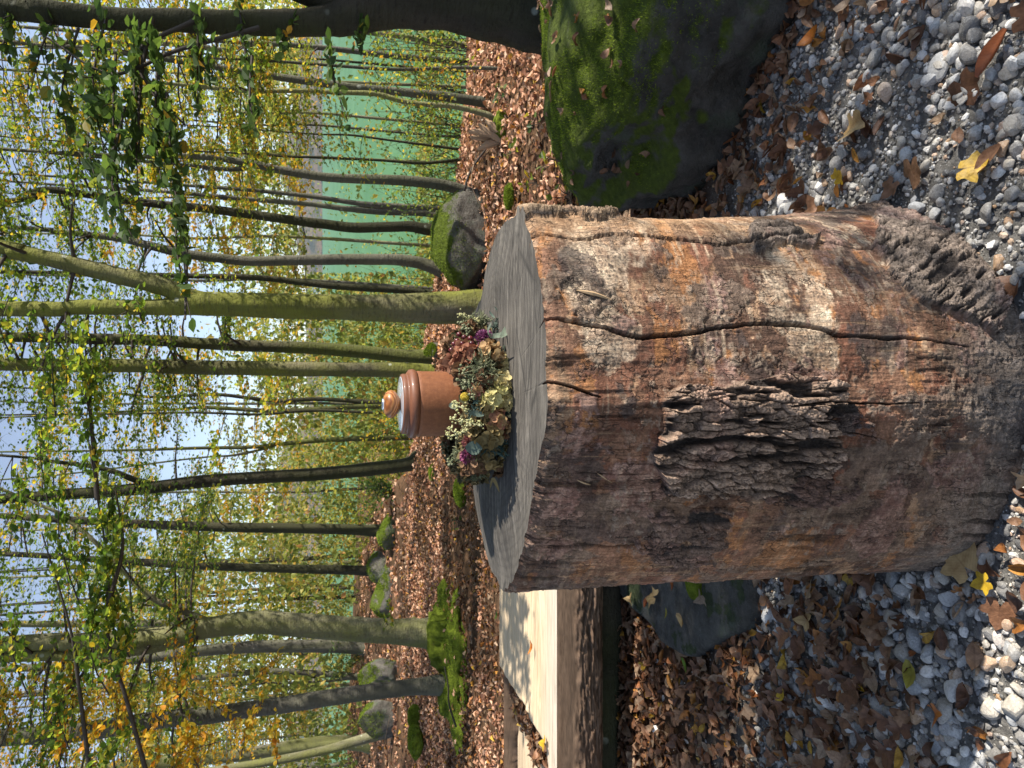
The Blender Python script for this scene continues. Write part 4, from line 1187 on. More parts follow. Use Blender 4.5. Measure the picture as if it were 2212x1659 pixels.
reflect_m = Mat('lid_reflection_paint', .16, .6); reflect_m.p.inputs['Coat Weight'].default_value = .5; reflect_m.color((.42, .44, .48))  # pale disc: the sky's reflection on the varnished lid put into colour
lat('lid_sky_reflection', [(.0695, 0), (.0695, .0006), (.066, .0010), (0, .0010)], .0386, reflect_m.m, lid, 72)
knob = lat('knob', [(.0, -.002), (.0125, -.002), (.0135, .001), (.021, .005), (.030, .012), (.0348, .019), (.0356, .0245), (.0338, .031), (.028, .037), (.020, .0408), (.0148, .042), (0, .042)], HB + .0388, knob_mat(), urn, 64)
disc = lat('metal_cap', [(.0144, 0), (.0146, .0025), (.0132, .0042), (.011, .0046), (.0105, .0036), (0, .0036)], .042, metal.m, knob, 40)

# ------------------------------------------------------------------ wreath of dried flowers
wz = UZ
wr = thing('flower_wreath', 'wreath of dried hydrangeas, berries and eucalyptus lying round the urn', 'wreath', (ux, uy, wz))
worg = (ux, uy, wz)
RMAJ, RMIN = .150, .058
def on_torus(X, Y, out=0.0):
    k = ray(X, Y); k /= np.linalg.norm(k)
    t = np.linspace(1.2, 2.4, 1400)
    P = k[None] * t[:, None] + np.array((0, 0, CZ))
    d = P - np.array((ux, uy, wz + .050))
    rh = np.hypot(d[:, 0], d[:, 1]) - RMAJ
    q = np.hypot(rh, d[:, 2] * 1.0) - RMIN
    hit = np.where(q < 0)[0]
    i = hit[0] if len(hit) else int(np.argmin(q))
    p = P[i]; dd = p - np.array((ux, uy, wz + .050)); hr = np.hypot(dd[0], dd[1])
    cdir = np.array((dd[0] / hr, dd[1] / hr, 0)) * (hr - RMAJ) + np.array((0, 0, dd[2]))
    n = cdir / (np.linalg.norm(cdir) + 1e-9)
    return p + n * out, n
def Z7(x, y): return ((1480 + .4522 * x) / 1.852, (1200 + .4522 * y) / 1.852)
def petal_mat(name, stops, tl=.3):
    m = Mat(name, .7, .2)
    c = m.ramp(m.rand(False), stops)
    c = m.mix(.55, c, m.ramp(m.noise(160, 3, .6), [(.3, (.6, .55, .5)), (.65, (1.15, 1.15, 1.1))]), 'MULTIPLY')
    m.color(c); m.translucent(c, tl); m.bump(m.noise(300, 3), .001, .5); return m.m
mp = {'cream': petal_mat('petals_cream', [(0, (.50, .41, .18)), (.5, (.64, .54, .27)), (1, (.74, .65, .36))]),
      'peach': petal_mat('petals_peach', [(0, (.36, .22, .11)), (.5, (.50, .33, .17)), (1, (.58, .44, .24))]),
      'olive': petal_mat('petals_olive', [(0, (.16, .12, .05)), (.5, (.27, .21, .10)), (1, (.38, .28, .13))]),
      'pink': petal_mat('petals_pink_brown', [(0, (.32, .13, .10)), (.5, (.42, .23, .13)), (1, (.40, .28, .13))]),
      'brown': petal_mat('petals_brown', [(0, (.11, .06, .035)), (.5, (.19, .11, .06)), (1, (.30, .18, .11))]),
      'red': petal_mat('petals_red_brown', [(0, (.16, .055, .035)), (.5, (.30, .13, .08)), (1, (.36, .19, .12))]),
      'lime': petal_mat('petals_lime', [(0, (.38, .36, .14)), (.5, (.54, .49, .22)), (1, (.64, .58, .30))]),
      'purple': petal_mat('florets_purple', [(0, (.13, .03, .095)), (.5, (.25, .07, .18)), (1, (.38, .17, .29))]),
      'magenta': petal_mat('florets_magenta', [(0, (.20, .035, .10)), (.5, (.36, .07, .19)), (1, (.48, .22, .33))]),
      'dusky': petal_mat('florets_dusky', [(0, (.22, .08, .07)), (.5, (.36, .13, .13)), (1, (.42, .22, .18))]),
      'euc': petal_mat('eucalyptus', [(0, (.17, .22, .165)), (1, (.27, .32, .25))], .15),
      'eucd': petal_mat('eucalyptus_dark', [(0, (.07, .10, .085)), (1, (.12, .16, .13))], .15),
      'thuja': petal_mat('grey_green_sprigs', [(0, (.10, .12, .065)), (.6, (.19, .21, .12)), (1, (.30, .30, .19))], .1),
      'blue': petal_mat('blue_green_needles', [(0, (.035, .07, .065)), (1, (.085, .14, .125))], .1),
      'pale': petal_mat('pale_yellow_tiny_flowers', [(0, (.38, .37, .17)), (.5, (.48, .47, .24)), (1, (.56, .55, .33))], .2),
      'dark': petal_mat('dark_filler', [(0, (.03, .035, .015)), (.5, (.07, .06, .03)), (1, (.13, .10, .055))], .1)}
pet = grid_leaf(.0165, .0165, .5, .35, .15, 4, np.array([.35, .95, 1.0, .4]))
pet = (pet[0] + np.array((0, .0085, 0)), pet[1])
def frame(n):
    n = np.asarray(n, float).reshape(-1, 3)
    a = rng.normal(size=n.shape); y = a - n * (a * n).sum(1, keepdims=True)
    return rot_from(n, y)
def hydrangea(X, Y, rpx, kind, ps=1.0, out=None):
    p, n = on_torus(X, Y, 0)
    r = rpx * .2442 / FPX * 1.62
    c = p - n * r * .55 if out is None else p + n * out
    b = Bag()
    nf = int(20 + 12 * (r / .027))
    d = rng.normal(size=(nf * 3, 3)); d /= np.linalg.norm(d, axis=1, keepdims=True)
    d = d[(d @ n) > -.35]
    keep = []
    for q in d:
        if all(np.dot(q, w) < math.cos(.0118 * ps / r * .95) for w in keep): keep.append(q)
        if len(keep) >= nf: break
    D = np.array(keep)
    cen = c + D * r * rng.uniform(.85, 1.08, len(D))[:, None]
    Fm = frame(D + rng.normal(0, .22, D.shape))
    for a in range(4):
        ca, sa = math.cos(a * np.pi / 2), math.sin(a * np.pi / 2)
        Rz = np.array(((ca, -sa, 0), (sa, ca, 0), (0, 0, 1)))
        tl = rng.uniform(-.25, .55, len(D)); Rx = np.zeros((len(D), 3, 3)); Rx[:, 0, 0] = 1
        Rx[:, 1, 1] = np.cos(tl); Rx[:, 1, 2] = -np.sin(tl); Rx[:, 2, 1] = np.sin(tl); Rx[:, 2, 2] = np.cos(tl)
        bag_inst(b, pet[0], pet[1], cen, np.einsum('nij,jk,nkl->nil', Fm, Rz, Rx), ps * rng.uniform(.75, 1.15, len(D)))
    V, F, T = tube(np.array([p - n * (r * 2), c]), .002, 5); 
    return b.make('hydrangea_head', mp[kind], wr, True, worg)
core = lathe([(RMAJ + .036 * math.cos(a), .040 + .036 * math.sin(a)) for a in np.linspace(0, 2 * np.pi, 18)], 90)
Vc = core[0] * (1 + .0 * core[0]); dn = fbm(Vc * 60, 3, 151) - .5
Vc = Vc + np.array((ux, uy, wz)) + dn[:, None] * np.array((.0, .0, .016))
obj('wreath_base', Vc, core[1], Mat('dark_moss_base', .95, .1).color((.035, .03, .018)).m, wr, True, None, worg)
for x, y, r, k, ps in ((1085, 450, 90, 'peach', 1.0), (1240, 575, 80, 'cream', 1.0), (1165, 520, 60, 'peach', .95), (1200, 735, 100, 'cream', .92), (1240, 885, 108, 'cream', .95), (1085, 875, 88, 'lime', 1.0), (1150, 800, 60, 'lime', .9),
                       (1120, 1055, 85, 'pink', 1.1), (1050, 1195, 105, 'olive', 1.75), (1210, 1125, 75, 'pink', 1.0), (1085, 1420, 100, 'olive', 1.1), (1190, 1500, 65, 'brown', .95), (935, 1470, 65, 'brown', 1.1),
                       (780, 520, 100, 'red', 1.6), (800, 655, 75, 'brown', 1.4), (930, 800, 52, 'pink', .7), (865, 240, 60, 'brown', .9), (700, 1240, 70, 'brown', .9), (720, 1330, 60, 'dark', .9), (690, 400, 60, 'brown', 1.0),
                       (660, 590, 55, 'red', .9), (890, 470, 55, 'red', 1.0), (1200, 1290, 60, 'olive', .9), (930, 1110, 55, 'olive', 1.0), (1010, 980, 50, 'olive', .9), (1000, 700, 60, 'brown', .9), (760, 720, 50, 'brown', 1.0), (850, 1500, 55, 'brown', .8)):
    hydrangea(*Z7(x, y), r, k, ps)
def tuftball(x, y, rpx, kind, name, n=170, ln=.014, w=.0016):
    p, nn = on_torus(*Z7(x, y)); r = rpx * .2442 / FPX * 1.62
    c = p - nn * r * .6
    d = rng.normal(size=(n * 2, 3)); d /= np.linalg.norm(d, axis=1, keepdims=True); d = d[(d @ nn) > -.2][:n]
    V0 = np.array([(-w, 0, 0), (w, 0, 0), (w * 1.6, ln, 0), (0, ln * 1.15, .001), (-w * 1.6, ln, 0)]); F0 = [np.array([(0, 1, 2, 4)]), np.array([(4, 2, 3)])]
    b = Bag()
    y_ = d + rng.normal(0, .25, d.shape)
    bag_inst(b, V0, F0, c + d * (r * .35), rot_from(rng.normal(size=d.shape), y_), r / .02 * rng.uniform(.8, 1.1, len(d)))
    return b.make(name, mp[kind], wr, False, worg)
for a in ((1030, 315, 92, 'purple', 260), (845, 1400, 78, 'magenta', 200), (850, 1265, 60, 'dusky', 160), (735, 580, 48, 'purple', 110), (1010, 390, 55, 'purple', 120)):
    tuftball(a[0], a[1], a[2], a[3], 'purple_flower', a[4])
mb = Mat('dark_red_berry', .22, .5); mb.color(mb.ramp(mb.noise(60, 3), [(.3, (.05, .008, .010)), (.7, (.13, .018, .022))]))
for x, y in ((790, 305), (772, 362), (818, 385), (765, 422), (888, 340), (722, 442), (835, 330), (745, 390), (700, 470), (900, 385)):
    p, nn = on_torus(*Z7(x, y)); r = 25 * .2442 / FPX * 1.65
    V = ICO3[0] * r * np.array((1, 1, 1.08)) + p
    tip = ICO1[0] * r * .22 + p + nn * r * 1.0
    Bag().add(V, None, ICO3[1]).add(tip, None, ICO1[1]).make('berry', mb.m, wr, True, worg)
def leaf_part(x0, y0, x1, y1, wpx, kind, curl=.35, out=.012, name='eucalyptus_leaf'):
    p, n0 = on_torus(*Z7(x0, y0), out); q, n1 = on_torus(*Z7(x1, y1), out * 1.5)
    L_ = np.linalg.norm(q - p); W_ = wpx * .2442 / FPX * 1.6
    V, F = grid_leaf(L_, W_, curl, .18, .1, 9)
    toc = np.array((0, -.6, .35)); Rm = rot_from((toc + .4 * (n0 + n1) / 2)[None], (q - p)[None])[0]
    V = V @ Rm.T + (p + q) / 2
    obj(name, V, F, mp[kind], wr, True, None, worg)
leaf_part(1095, 410, 1262, 172, 85, 'euc', .2, .022); leaf_part(930, 380, 1150, 365, 55, 'euc', 1.2, .02)
leaf_part(1080, 110, 1180, 225, 22, 'eucd', .3, .012); leaf_part(1140, 140, 1258, 120, 110, 'eucd', .3, .006); leaf_part(1130, 430, 1215, 470, 60, 'euc', .5, .008)
leaf_part(885, 1280, 1000, 1270, 130, 'eucd', .3, .015)
leaf_part(1010, 1010, 900, 985, 60, 'eucd', .3, .01); leaf_part(1060, 1520, 1125, 1650, 34, 'olive', .4, .004); leaf_part(1090, 1530, 1050, 1630, 26, 'olive', .4, .004)
leaf_part(1190, 1330, 1255, 1400, 34, 'eucd', .3, .004); leaf_part(1260, 1040, 1300, 1200, 30, 'olive', .3, .006); leaf_part(1090, 180, 1040, 130, 26, 'eucd', .3, .006)
for (xa, ya, xb, yb_, w) in ((775, 938, 697, 932, 62), (800, 950, 758, 945, 28)):
    p, q = atY(*Z7(xa, ya), uy - .108), atY(*Z7(xb, yb_), uy - .104)
    V, F = grid_leaf(np.linalg.norm(q - p), w * .2442 / FPX * 1.7, .15, .12, .1, 9, np.array([.15, .6, .85, .98, 1, .97, .85, .6, .15]))
    obj('eucalyptus_leaf', V @ rot_from(np.array([[.25, -.9, .25]]), (q - p)[None])[0].T + (p + q) / 2, F, mp['euc'], wr, True, None, worg)
V, F, T = tube(smooth_path([atY(*Z7(985, 1010), uy - .15), atY(*Z7(880, 970), uy - .13), atY(*Z7(775, 938), uy - .108)], 10), .0011, 5)
obj('stem', V, [F, T], mp['euc'], wr, True, None, worg)
def sprig(x, y, rpx, kind, n=90, ln=.03, name='greenery_sprig', spread=1.0, w=.0011):
    p, nn = on_torus(*Z7(x, y)); r = rpx * .2442 / FPX * 1.62
    b = Bag()
    for i in range(n):
        d = rng.normal(size=3); d = d / np.linalg.norm(d) * spread + nn * .9; d /= np.linalg.norm(d)
        o = p - nn * r * .7 + rng.normal(0, .35, 3) * r
        e = o + d * r * rng.uniform(.6, 1.25); mid = (o + e) / 2 + rng.normal(0, .12, 3) * r
        V, F, T = tube(np.array([o, mid, e]), [w, w, w * .5], 4); b.add(V, F, T)
        for _ in range(3):
            t = rng.uniform(.3, 1); s = o + (e - o) * t; g = s + (d + rng.normal(0, .6, 3)) * r * .3
            V, F, T = tube(np.array([s, g]), [w * .9, w * .5], 4, False); b.add(V, F, T)
    return b.make(name, mp[kind], wr, True, worg)
sprig(1010, 590, 125, 'thuja', 120); sprig(950, 690, 85, 'thuja', 60); sprig(1000, 165, 75, 'thuja', 60); sprig(940, 960, 75, 'blue', 45); sprig(1130, 1310, 95, 'blue', 80, w=.0014)
sprig(1140, 220, 60, 'eucd', 40); sprig(860, 720, 65, 'thuja', 50); sprig(760, 1370, 70, 'thuja', 40); sprig(950, 1560, 60, 'thuja', 40); sprig(1230, 1000, 50, 'blue', 30); sprig(910, 150, 50, 'thuja', 30)
def tiny(pts, kind, name, s=.0026, n=15, jit=.0052, out=.03):
    b = Bag()
    Ps = [on_torus(*Z7(x, y), out)[0] for x, y in pts]
    V, F, T = tube(smooth_path(np.array(Ps), 12), .0009, 4); b.add(V, F, T)
    for p in Ps:
        P = p + rng.normal(0, jit, (n, 3))
        bag_inst(b, ICO1[0], [ICO1[1]], P, randrot(n, 1), s * rng.uniform(.6, 1.3, n))
    return b.make(name, mp[kind], wr, True, worg)
tiny([(985, 1085), (930, 1065), (880, 1050), (830, 1040), (780, 1020), (735, 995), (695, 985)], 'pale', 'pale_flower_spray')
tiny([(900, 1110), (860, 1150), (815, 1130), (770, 1105)], 'pale', 'pale_flower_spray'); tiny([(850, 1170), (800, 1180), (770, 1178)], 'pale', 'pale_flower_spray'); tiny([(900, 960), (850, 935), (832, 925)], 'pale', 'pale_flower_spray')
tiny([(940, 220), (890, 200), (840, 185), (815, 170)], 'pale', 'pale_flower_spray', .0022, 18, .005, .012); tiny([(920, 830), (890, 770), (855, 700), (850, 650)], 'thuja', 'small_flower_spray', .003, 20, .006, .01)
tiny([(880, 300), (850, 270), (830, 240)], 'thuja', 'small_flower_spray', .003, 18, .006, .008); tiny([(680, 1280), (700, 1350), (740, 1420)], 'thuja', 'small_flower_spray', .003, 20, .007, .008)
p, nn = on_torus(*Z7(868, 860), .012)
k = ICO5[0]; b1, b2, _ = worley(np.arctan2(k[:, 1], k[:, 0]) * 5, k[:, 2] * 9, 9, .3)
my = Mat('yellow_ball_flower', .8, .1); my.color(my.ramp(my.noise(220, 2), [(.35, (.22, .15, .02)), (.6, (.52, .40, .06))]))
obj('yellow_ball_flower', k * (.0098 * (1 + .12 * sst(.5, .1, b1)))[:, None] + p, ICO5[1], my.m, wr, False, None, worg)
# small leaf filler so that no bare ring shows
b = Bag(); N = 2400
al, be = rng.uniform(0, 2 * np.pi, N), rng.uniform(-.6, np.pi + .6, N)
rr_ = .046 * rng.uniform(.75, 1.25, N)
nn = np.stack([np.cos(al) * np.cos(be), np.sin(al) * np.cos(be), np.sin(be)], -1)
P = np.stack([ux + np.cos(al) * (RMAJ + rr_ * np.cos(be)), uy + np.sin(al) * (RMAJ + rr_ * np.cos(be)), np.maximum(wz + .045 + rr_ * np.sin(be), wz + .006)], -1)
fl = grid_leaf(.022, .013, .5, .4, .4, 3)
hf_ = rng.random(N) < .5
bag_inst(b, fl[0], fl[1], P[hf_], frame(nn[hf_] + rng.normal(0, .6, (hf_.sum(), 3))), rng.uniform(.6, 1.3, hf_.sum()))
tag(b.make('filler_leaves', mp['dark'], wr, True, worg), kind='stuff')
b = Bag(); hf_ = ~hf_
bag_inst(b, fl[0], fl[1], P[hf_], frame(nn[hf_] + rng.normal(0, .6, (hf_.sum(), 3))), rng.uniform(.6, 1.3, hf_.sum()))
tag(b.make('filler_leaves', mp['olive'], wr, True, worg), kind='stuff')
# ------------------------------------------------------------------ trees
BLEAF = np.array([(0, -.5, 0), (.27, -.22, .06), (.30, .12, .07), (0, .5, -.04), (-.30, .12, .07), (-.27, -.22, .06)])
BLEAFF = [np.array([(0, 1, 2, 3), (0, 3, 4, 5)])]
RH = rhomb(1.0, .62, .12)
def leaves_on(bag, P, axis, size, flat=.55, near=False):
    n = len(P)
    zd = np.stack([rng.normal(0, flat, n), rng.normal(0, flat, n), np.ones(n)], -1)
    yd = axis + rng.normal(0, .55, (n, 3))
    s = size * rng.uniform(.7, 1.25, n)
    if near: bag_inst(bag, BLEAF, BLEAFF, P, rot_from(zd, yd), s)
    else: bag_inst(bag, RH[0], RH[1], P, rot_from(zd, yd), s)
def spray(bl, bt, p0, p1, n, width, size, droop=.12, near=False, flat=.55, tw=.006, twigs=7):
    """a flat, layered beech spray from p0 to p1 with its side twigs"""
    p0, p1 = np.asarray(p0, float), np.asarray(p1, float)
    L_ = np.linalg.norm(p1 - p0); d = (p1 - p0) / L_
    mid = (p0 + p1) / 2 + np.array((0, 0, droop * L_ * .5)) + rng.normal(0, .04 * L_, 3)
    end = p1 - np.array((0, 0, droop * L_ * .5))
    path = smooth_path([p0, mid, end], 9)
    V, F, T = tube(path[::2], np.linspace(tw, tw * .25, 5), 4 if near else 3, False); bt.add(V, F, T)
    side = np.cross(d, (0, 0, 1)); side /= np.linalg.norm(side) + 1e-9
    per = max(2, n // (twigs + 1))
    allP, allA = [], []
    for k in range(twigs):
        t = .12 + .85 * (k + rng.uniform(-.3, .3)) / twigs; t = min(max(t, .03), .97)
        o = path[int(t * 8)]
        s = (1 if k % 2 else -1)
        l_ = width * (1 - .55 * t) * rng.uniform(.6, 1.15)
        e = o + (side * s * .85 + d * .65) * l_ + np.array((0, 0, rng.normal(0, .08) - droop * .6)) * l_
        V, F, T = (tube(np.array([o, (o + e) / 2 + (0, 0, .03 * l_), e]), [tw * .45, tw * .35, tw * .15], 3, False) if near else tube(np.array([o, e]), [tw * .4, tw * .15], 3, False)); bt.add(V, F, T)
        q = np.linspace(.1, 1.02, per) + rng.normal(0, .03, per)
        ax = (e - o) / (np.linalg.norm(e - o) + 1e-9)
        sd = np.cross(ax, (0, 0, 1)); alt = np.where(np.arange(per) % 2, 1, -1)[:, None]
        allP.append(o + (e - o) * q[:, None] + sd * alt * size * .45 + rng.normal(0, size * .2, (per, 3)))
        allA.append(ax + sd * alt * .9)
    q = np.linspace(.25, 1.02, per); allP.append(path[0] + (path[-1] - path[0]) * q[:, None] + side * np.where(np.arange(per) % 2, 1, -1)[:, None] * size * .5 + (0, 0, droop * .3 * L_) * np.sin(np.pi * q)[:, None])
    allA.append(np.tile(d, (per, 1)) + side * np.where(np.arange(per) % 2, 1, -1)[:, None])
    leaves_on(bl, np.vstack(allP), np.vstack(allA), size, flat, near)
def trunk_path(pts, yd, lean=0.0, top=12.0, follow=True, root=True):
    """pts: (X, Y, width px) from the foot upwards in the photograph, standing at distance yd"""
    P, Rr = [], []
    for X, Y, w in pts:
        p = atY(X, Y, yd); P.append(p); Rr.append(w * .5 / FPX * depth(p))
    P, Rr = np.array(P), np.array(Rr)
    g = gz(P[0, 0], yd)
    if not root: pass
    elif P[0, 2] > g + .1:
        s = (P[1] - P[0]); s = s / s[2] if s[2] > .05 else np.array((0, 0, 1.0))
        P = np.vstack([[P[0] - s * (P[0, 2] - g + .15)], P]); Rr = np.concatenate([[Rr[0] * 1.15], Rr])
    elif P[0, 2] > g - .1:
        P = np.vstack([[P[0] - (0, 0, .3)], P]); Rr = np.concatenate([[Rr[0] * 1.1], Rr])
    if follow:
        s = P[-1] - P[-3] if len(P) > 2 else P[-1] - P[-2]
        s = s / max(s[2], .1); s[:2] *= .7; s[2] = 1
        h = P[-1, 2]
        P = np.vstack([P, P[-1] + s * top * .4 + rng.normal(0, .12, 3), P[-1] + s * top * .75 + rng.normal(0, .2, 3), P[-1] + s * top])
        Rr = np.concatenate([Rr, [Rr[-1] * .8, Rr[-1] * .5, Rr[-1] * .15]])
    return P, Rr
def make_tree(label, yd, trunks, bark, leaf, n_sp=18, zlo=1.6, zhi=6.0, size=.06, reach=1.6, per=70, group=None, top_leaves=700, flare=1.0, name='beech_tree', extra=None, tsize=.2, azi=None, topr=2.2):
    first = None; bt = Bag(); bw = Bag(); bl = Bag(); paths = []
    for k, pts in enumerate(trunks):
        P, Rr = trunk_path(pts, yd, root=(k == 0))
        n = max(24, 6 * len(P))
        SP_ = smooth_path(np.column_stack([P, Rr]), n)
        if k == 0 and flare > 1:
            hgt = SP_[:, 2] - SP_[0, 2]
            SP_[:, 3] *= 1 + (flare - 1) * np.exp(-hgt / .28)
        paths.append(SP_)
        big = SP_[:, 3].max()
        V, F, T = tube(SP_[:, :3], SP_[:, 3], 20 if big > .08 else (12 if big > .035 else 8), True, .10, int(abs(SP_[0, 0] * 31)) % 97)
        bt.add(V, F, T)
    org = (float(paths[0][0, 0]), float(yd), gz(paths[0][0, 0], yd))
    # limbs with sprays
    for i in range(int(n_sp * 2.2)):
        Q = paths[i % len(paths)]
        z = rng.uniform(zlo, zhi); j = int(np.argmin(np.abs(Q[:, 2] - z)))
        o = Q[j, :3]
        a = rng.uniform(0, 2 * np.pi) if azi is None else rng.normal(azi, .9)
        l_ = reach * rng.uniform(.5, 1.2)
        e1 = o + np.array((math.cos(a), math.sin(a), rng.uniform(-.05, .35))) * l_ * .45
        V, F, T = tube(smooth_path([o, (o + e1) / 2 + (0, 0, .03), e1], 5), np.linspace(min(.02, Q[j, 3] * .4), .007, 5), 5, False); bw.add(V, F, T)
        for s in range(3):
            b_ = a + rng.normal(0, .6); st = o + (e1 - o) * rng.uniform(.5, 1)
            e = st + np.array((math.cos(b_), math.sin(b_), rng.uniform(-.25, .2))) * l_ * rng.uniform(.5, .9)
            spray(bl, bw, st, e, max(8, int(per * .62)), l_ * .40, size * 1.05, .1, False, .7, .004, 5)
    # upper crown, mostly above the picture: it dapples the light
    if top_leaves:
        for Q in paths:
            zt = Q[-1, 2]; z0 = min(max(zhi - 1, 2.0 + .40 * (yd + topr)), zt - 1.5)
            n = top_leaves // len(paths)
            z = rng.uniform(z0, zt, n); j = np.clip(np.searchsorted(Q[:, 2], z), 0, len(Q) - 1)
            a = rng.uniform(0, 2 * np.pi, n); rr = topr * np.sqrt(rng.random(n)) * np.clip(1.1 - .6 * (z - z0) / (zt - z0 + .1), .2, 1)
            P = np.stack([Q[j, 0] + rr * np.cos(a), Q[j, 1] + rr * np.sin(a), z + rng.normal(0, .15, n)], -1)
            leaves_on(bl, P, np.stack([np.cos(a), np.sin(a), 0 * a], -1), tsize, .5)
    if extra: extra(bl, bw, bt)
    t = thing(name, label, 'tree', org, group)
    bt.make('trunk', bark, t, True, org)
    if bw.V: tag(bw.make('branches', m_twig, t, True, org), kind='stuff')
    if bl.V: bl.make('crown', LEAFM[leaf], t, False, org)
    return t, paths

# --- the dark tree at the right edge, over the boulder
def dark_extra(bl, bw, bt):
    Y0 = 4.25
    def sp(X0, Y0_, X1, Y1_, d0, d1, n, w, s=.062, tw=.008, tg=9, dr=.05):
        spray(bl, bw, atY(X0, Y0_, d0), atY(X1, Y1_, d1), int(n * 1.55), w, s * 1.12, dr, True, .85, tw, tg)
    for a in ((230, 40, 215, 330, 4.2, 4.0, 60, .30), (300, 45, 285, 430, 4.2, 3.8, 95, .34), (170, 60, 140, 300, 4.3, 4.2, 50, .3), (330, 60, 385, 350, 4.2, 3.7, 95, .30), (360, 200, 395, 560, 3.9, 3.6, 75, .24), (385, 420, 405, 690, 3.7, 3.5, 26, .10),
              (250, 120, 250, 470, 4.1, 3.9, 70, .32), (270, 230, 300, 560, 3.9, 3.7, 60, .28), (200, 200, 210, 420, 4.1, 3.9, 45, .28), (520, 30, 545, 290, 4.2, 3.9, 34, .12), (430, 20, 420, 250, 4.2, 4.0, 34, .2), (545, 120, 550, 280, 4.0, 3.8, 18, .1),
              (705, 75, 745, 262, 4.1, 3.9, 30, .14), (790, 50, 780, 95, 4.2, 4.1, 10, .08), (640, 40, 600, 110, 4.2, 4.1, 10, .1), (410, 120, 470, 170, 4.2, 3.9, 20, .16), (340, 140, 340, 400, 4.0, 3.7, 60, .25), (120, 30, 60, 200, 4.3, 4.2, 30, .3), (40, 20, 10, 120, 4.3, 4.3, 20, .25)):
        sp(*a)
    for pts in ([(420, 45), (300, 110), (330, 200), (400, 270)], [(330, 40), (310, 130), (300, 230), (300, 330)], [(560, 60), (380, 110), (240, 160), (100, 80)], [(400, 500), (402, 600), (400, 690)]):
        d0 = 4.15
        P = np.array([atY(x, y, d0 - .002 * k * (y - 40) * .15) for k, (x, y) in enumerate(pts)])
        V, F, T = tube(smooth_path(P, 14), np.linspace(.014, .005, 14), 5, False, .2); bw.add(V, F, T)
make_tree('dark forked trunk rising from behind the boulder with hanging dark green leaves', 4.3,
          [[(1290, 20, 200), (1180, 18, 182), (1080, 5, 160), (980, -6, 140), (860, 2, 112), (760, 32, 84), (690, 46, 62), (600, 50, 54), (480, 48, 50), (380, 44, 48), (260, 42, 47), (150, 30, 46), (60, 18, 46), (0, 16, 45)],
           [(820, 8, 90), (720, -2, 72), (660, -22, 60), (560, -55, 56), (420, -90, 50), (200, -130, 46), (0, -160, 40)]], m_bark_dark, 'dark', 0, extra=dark_extra, top_leaves=1300, flare=1.0, tsize=.16, topr=2.0)

# --- forked beech right behind the log
def fork_extra(bl, bw, bt):
    spray(bl, bw, atY(300, 660, 7.3), atY(200, 700, 7.0), 30, .3, .06, .1, True)
    spray(bl, bw, atY(330, 660, 7.3), atY(260, 760, 6.9), 24, .3, .06, .1, True)
make_tree('forked beech with green algae bark straight behind the log, its right stem leaning away', 7.3,
          [[(1032, 665, 75.6), (980, 665, 70.2), (900, 666, 63.0), (760, 664, 55.8), (640, 662, 54.0), (500, 657, 52.2), (420, 656, 50.4), (380, 662, 39.6), (300, 664, 34.2), (150, 664, 33.3), (0, 667, 33.3)],
           [(440, 652, 43.2), (400, 640, 41.4), (360, 622, 39.6), (300, 605, 37.8), (240, 592, 36.9), (160, 572, 35.1), (80, 553, 33.3), (20, 543, 32.4), (-80, 522, 30.6)]], m_bark_green, 'green', 14, 3.6, 6.5, .062, 1.6, 80, top_leaves=450, flare=1.15, extra=fork_extra)
# --- the mossy footed beech on the left
def root_extra(bl, bw, bt): pass
t16, p16 = make_tree('stout mossy footed beech with a side limb on the left slope', 9.2,
          [[(975, 1372, 68.8), (930, 1368, 61.9), (880, 1366, 56.4), (780, 1360, 52.3), (700, 1354, 50.9), (600, 1346, 49.5), (540, 1344, 48.2), (450, 1356, 45.4), (380, 1368, 42.7), (280, 1380, 39.9), (150, 1388, 37.2), (0, 1392, 34.4)],
           [(480, 1354, 22), (430, 1370, 23), (380, 1388, 24), (300, 1404, 24), (150, 1416, 24), (0, 1420, 22)],
           [(450, 1342, 13.8), (400, 1322, 13.8), (360, 1308, 13.1), (330, 1292, 12.4), (305, 1272, 11.7), (280, 1248, 11.0), (255, 1220, 10.3), (215, 1180, 9.6), (170, 1140, 8.9), (120, 1110, 8.3), (60, 1080, 6.9)]],
          m_bark_pale, 'green', 26, 3.0, 6.4, .062, 2.0, 90, top_leaves=500, flare=1.6)
c = atY(975, 1372, 9.2)
# its moss cushion over the roots is part of the tree
V, F = ico(5); n = fbm(V * 1.8, 4, 171) - .5
W = np.sign(V) * np.abs(V) ** 1.15 * np.array((1.05, .85, .25)) * (1 + 1.5 * n)[:, None]
W[:, 2] *= np.where(V[:, 2] > 0, 1, .6)
cx, cy = c[0] - .22, 9.0
W = W + np.array((cx, cy, gz(cx, cy) - .05))
o16 = tuple(t16.location)
mc = obj('moss_cushion', W, F, m_mossb, t16, True, None, o16)
fn = np.cross(W[F][:, 1] - W[F][:, 0], W[F][:, 2] - W[F][:, 0]); fn /= np.linalg.norm(fn, axis=1, keepdims=True)
tufts(W, F, (fn[:, 2] > .1) * 1.0, 14000, .013, 'moss', t16, o16, 5)
V2, F2 = ico(4); W2 = V2 * np.array((.40, .40, .34)) * (1 + .9 * (fbm(V2 * 2.2, 4, 173) - .5))[:, None] + np.array((t16.location.x + .02, 9.16, gz(c[0], 9.2) + .02))
obj('moss_cushion', W2, F2, m_mossb, t16, True, None, o16)
kk = rng.choice(np.where(fn[:, 2] > .5)[0], 150); P = W[F][kk].mean(1) + (0, 0, .012)
b_ = Bag(); bag_inst(b_, LSF[0][0], LSF[0][1], P, randrot(len(P), .4), rng.uniform(.5, .95, len(P)))
tag(b_.make('dry_leaves', m_farlit, t16, True, o16), kind='stuff')
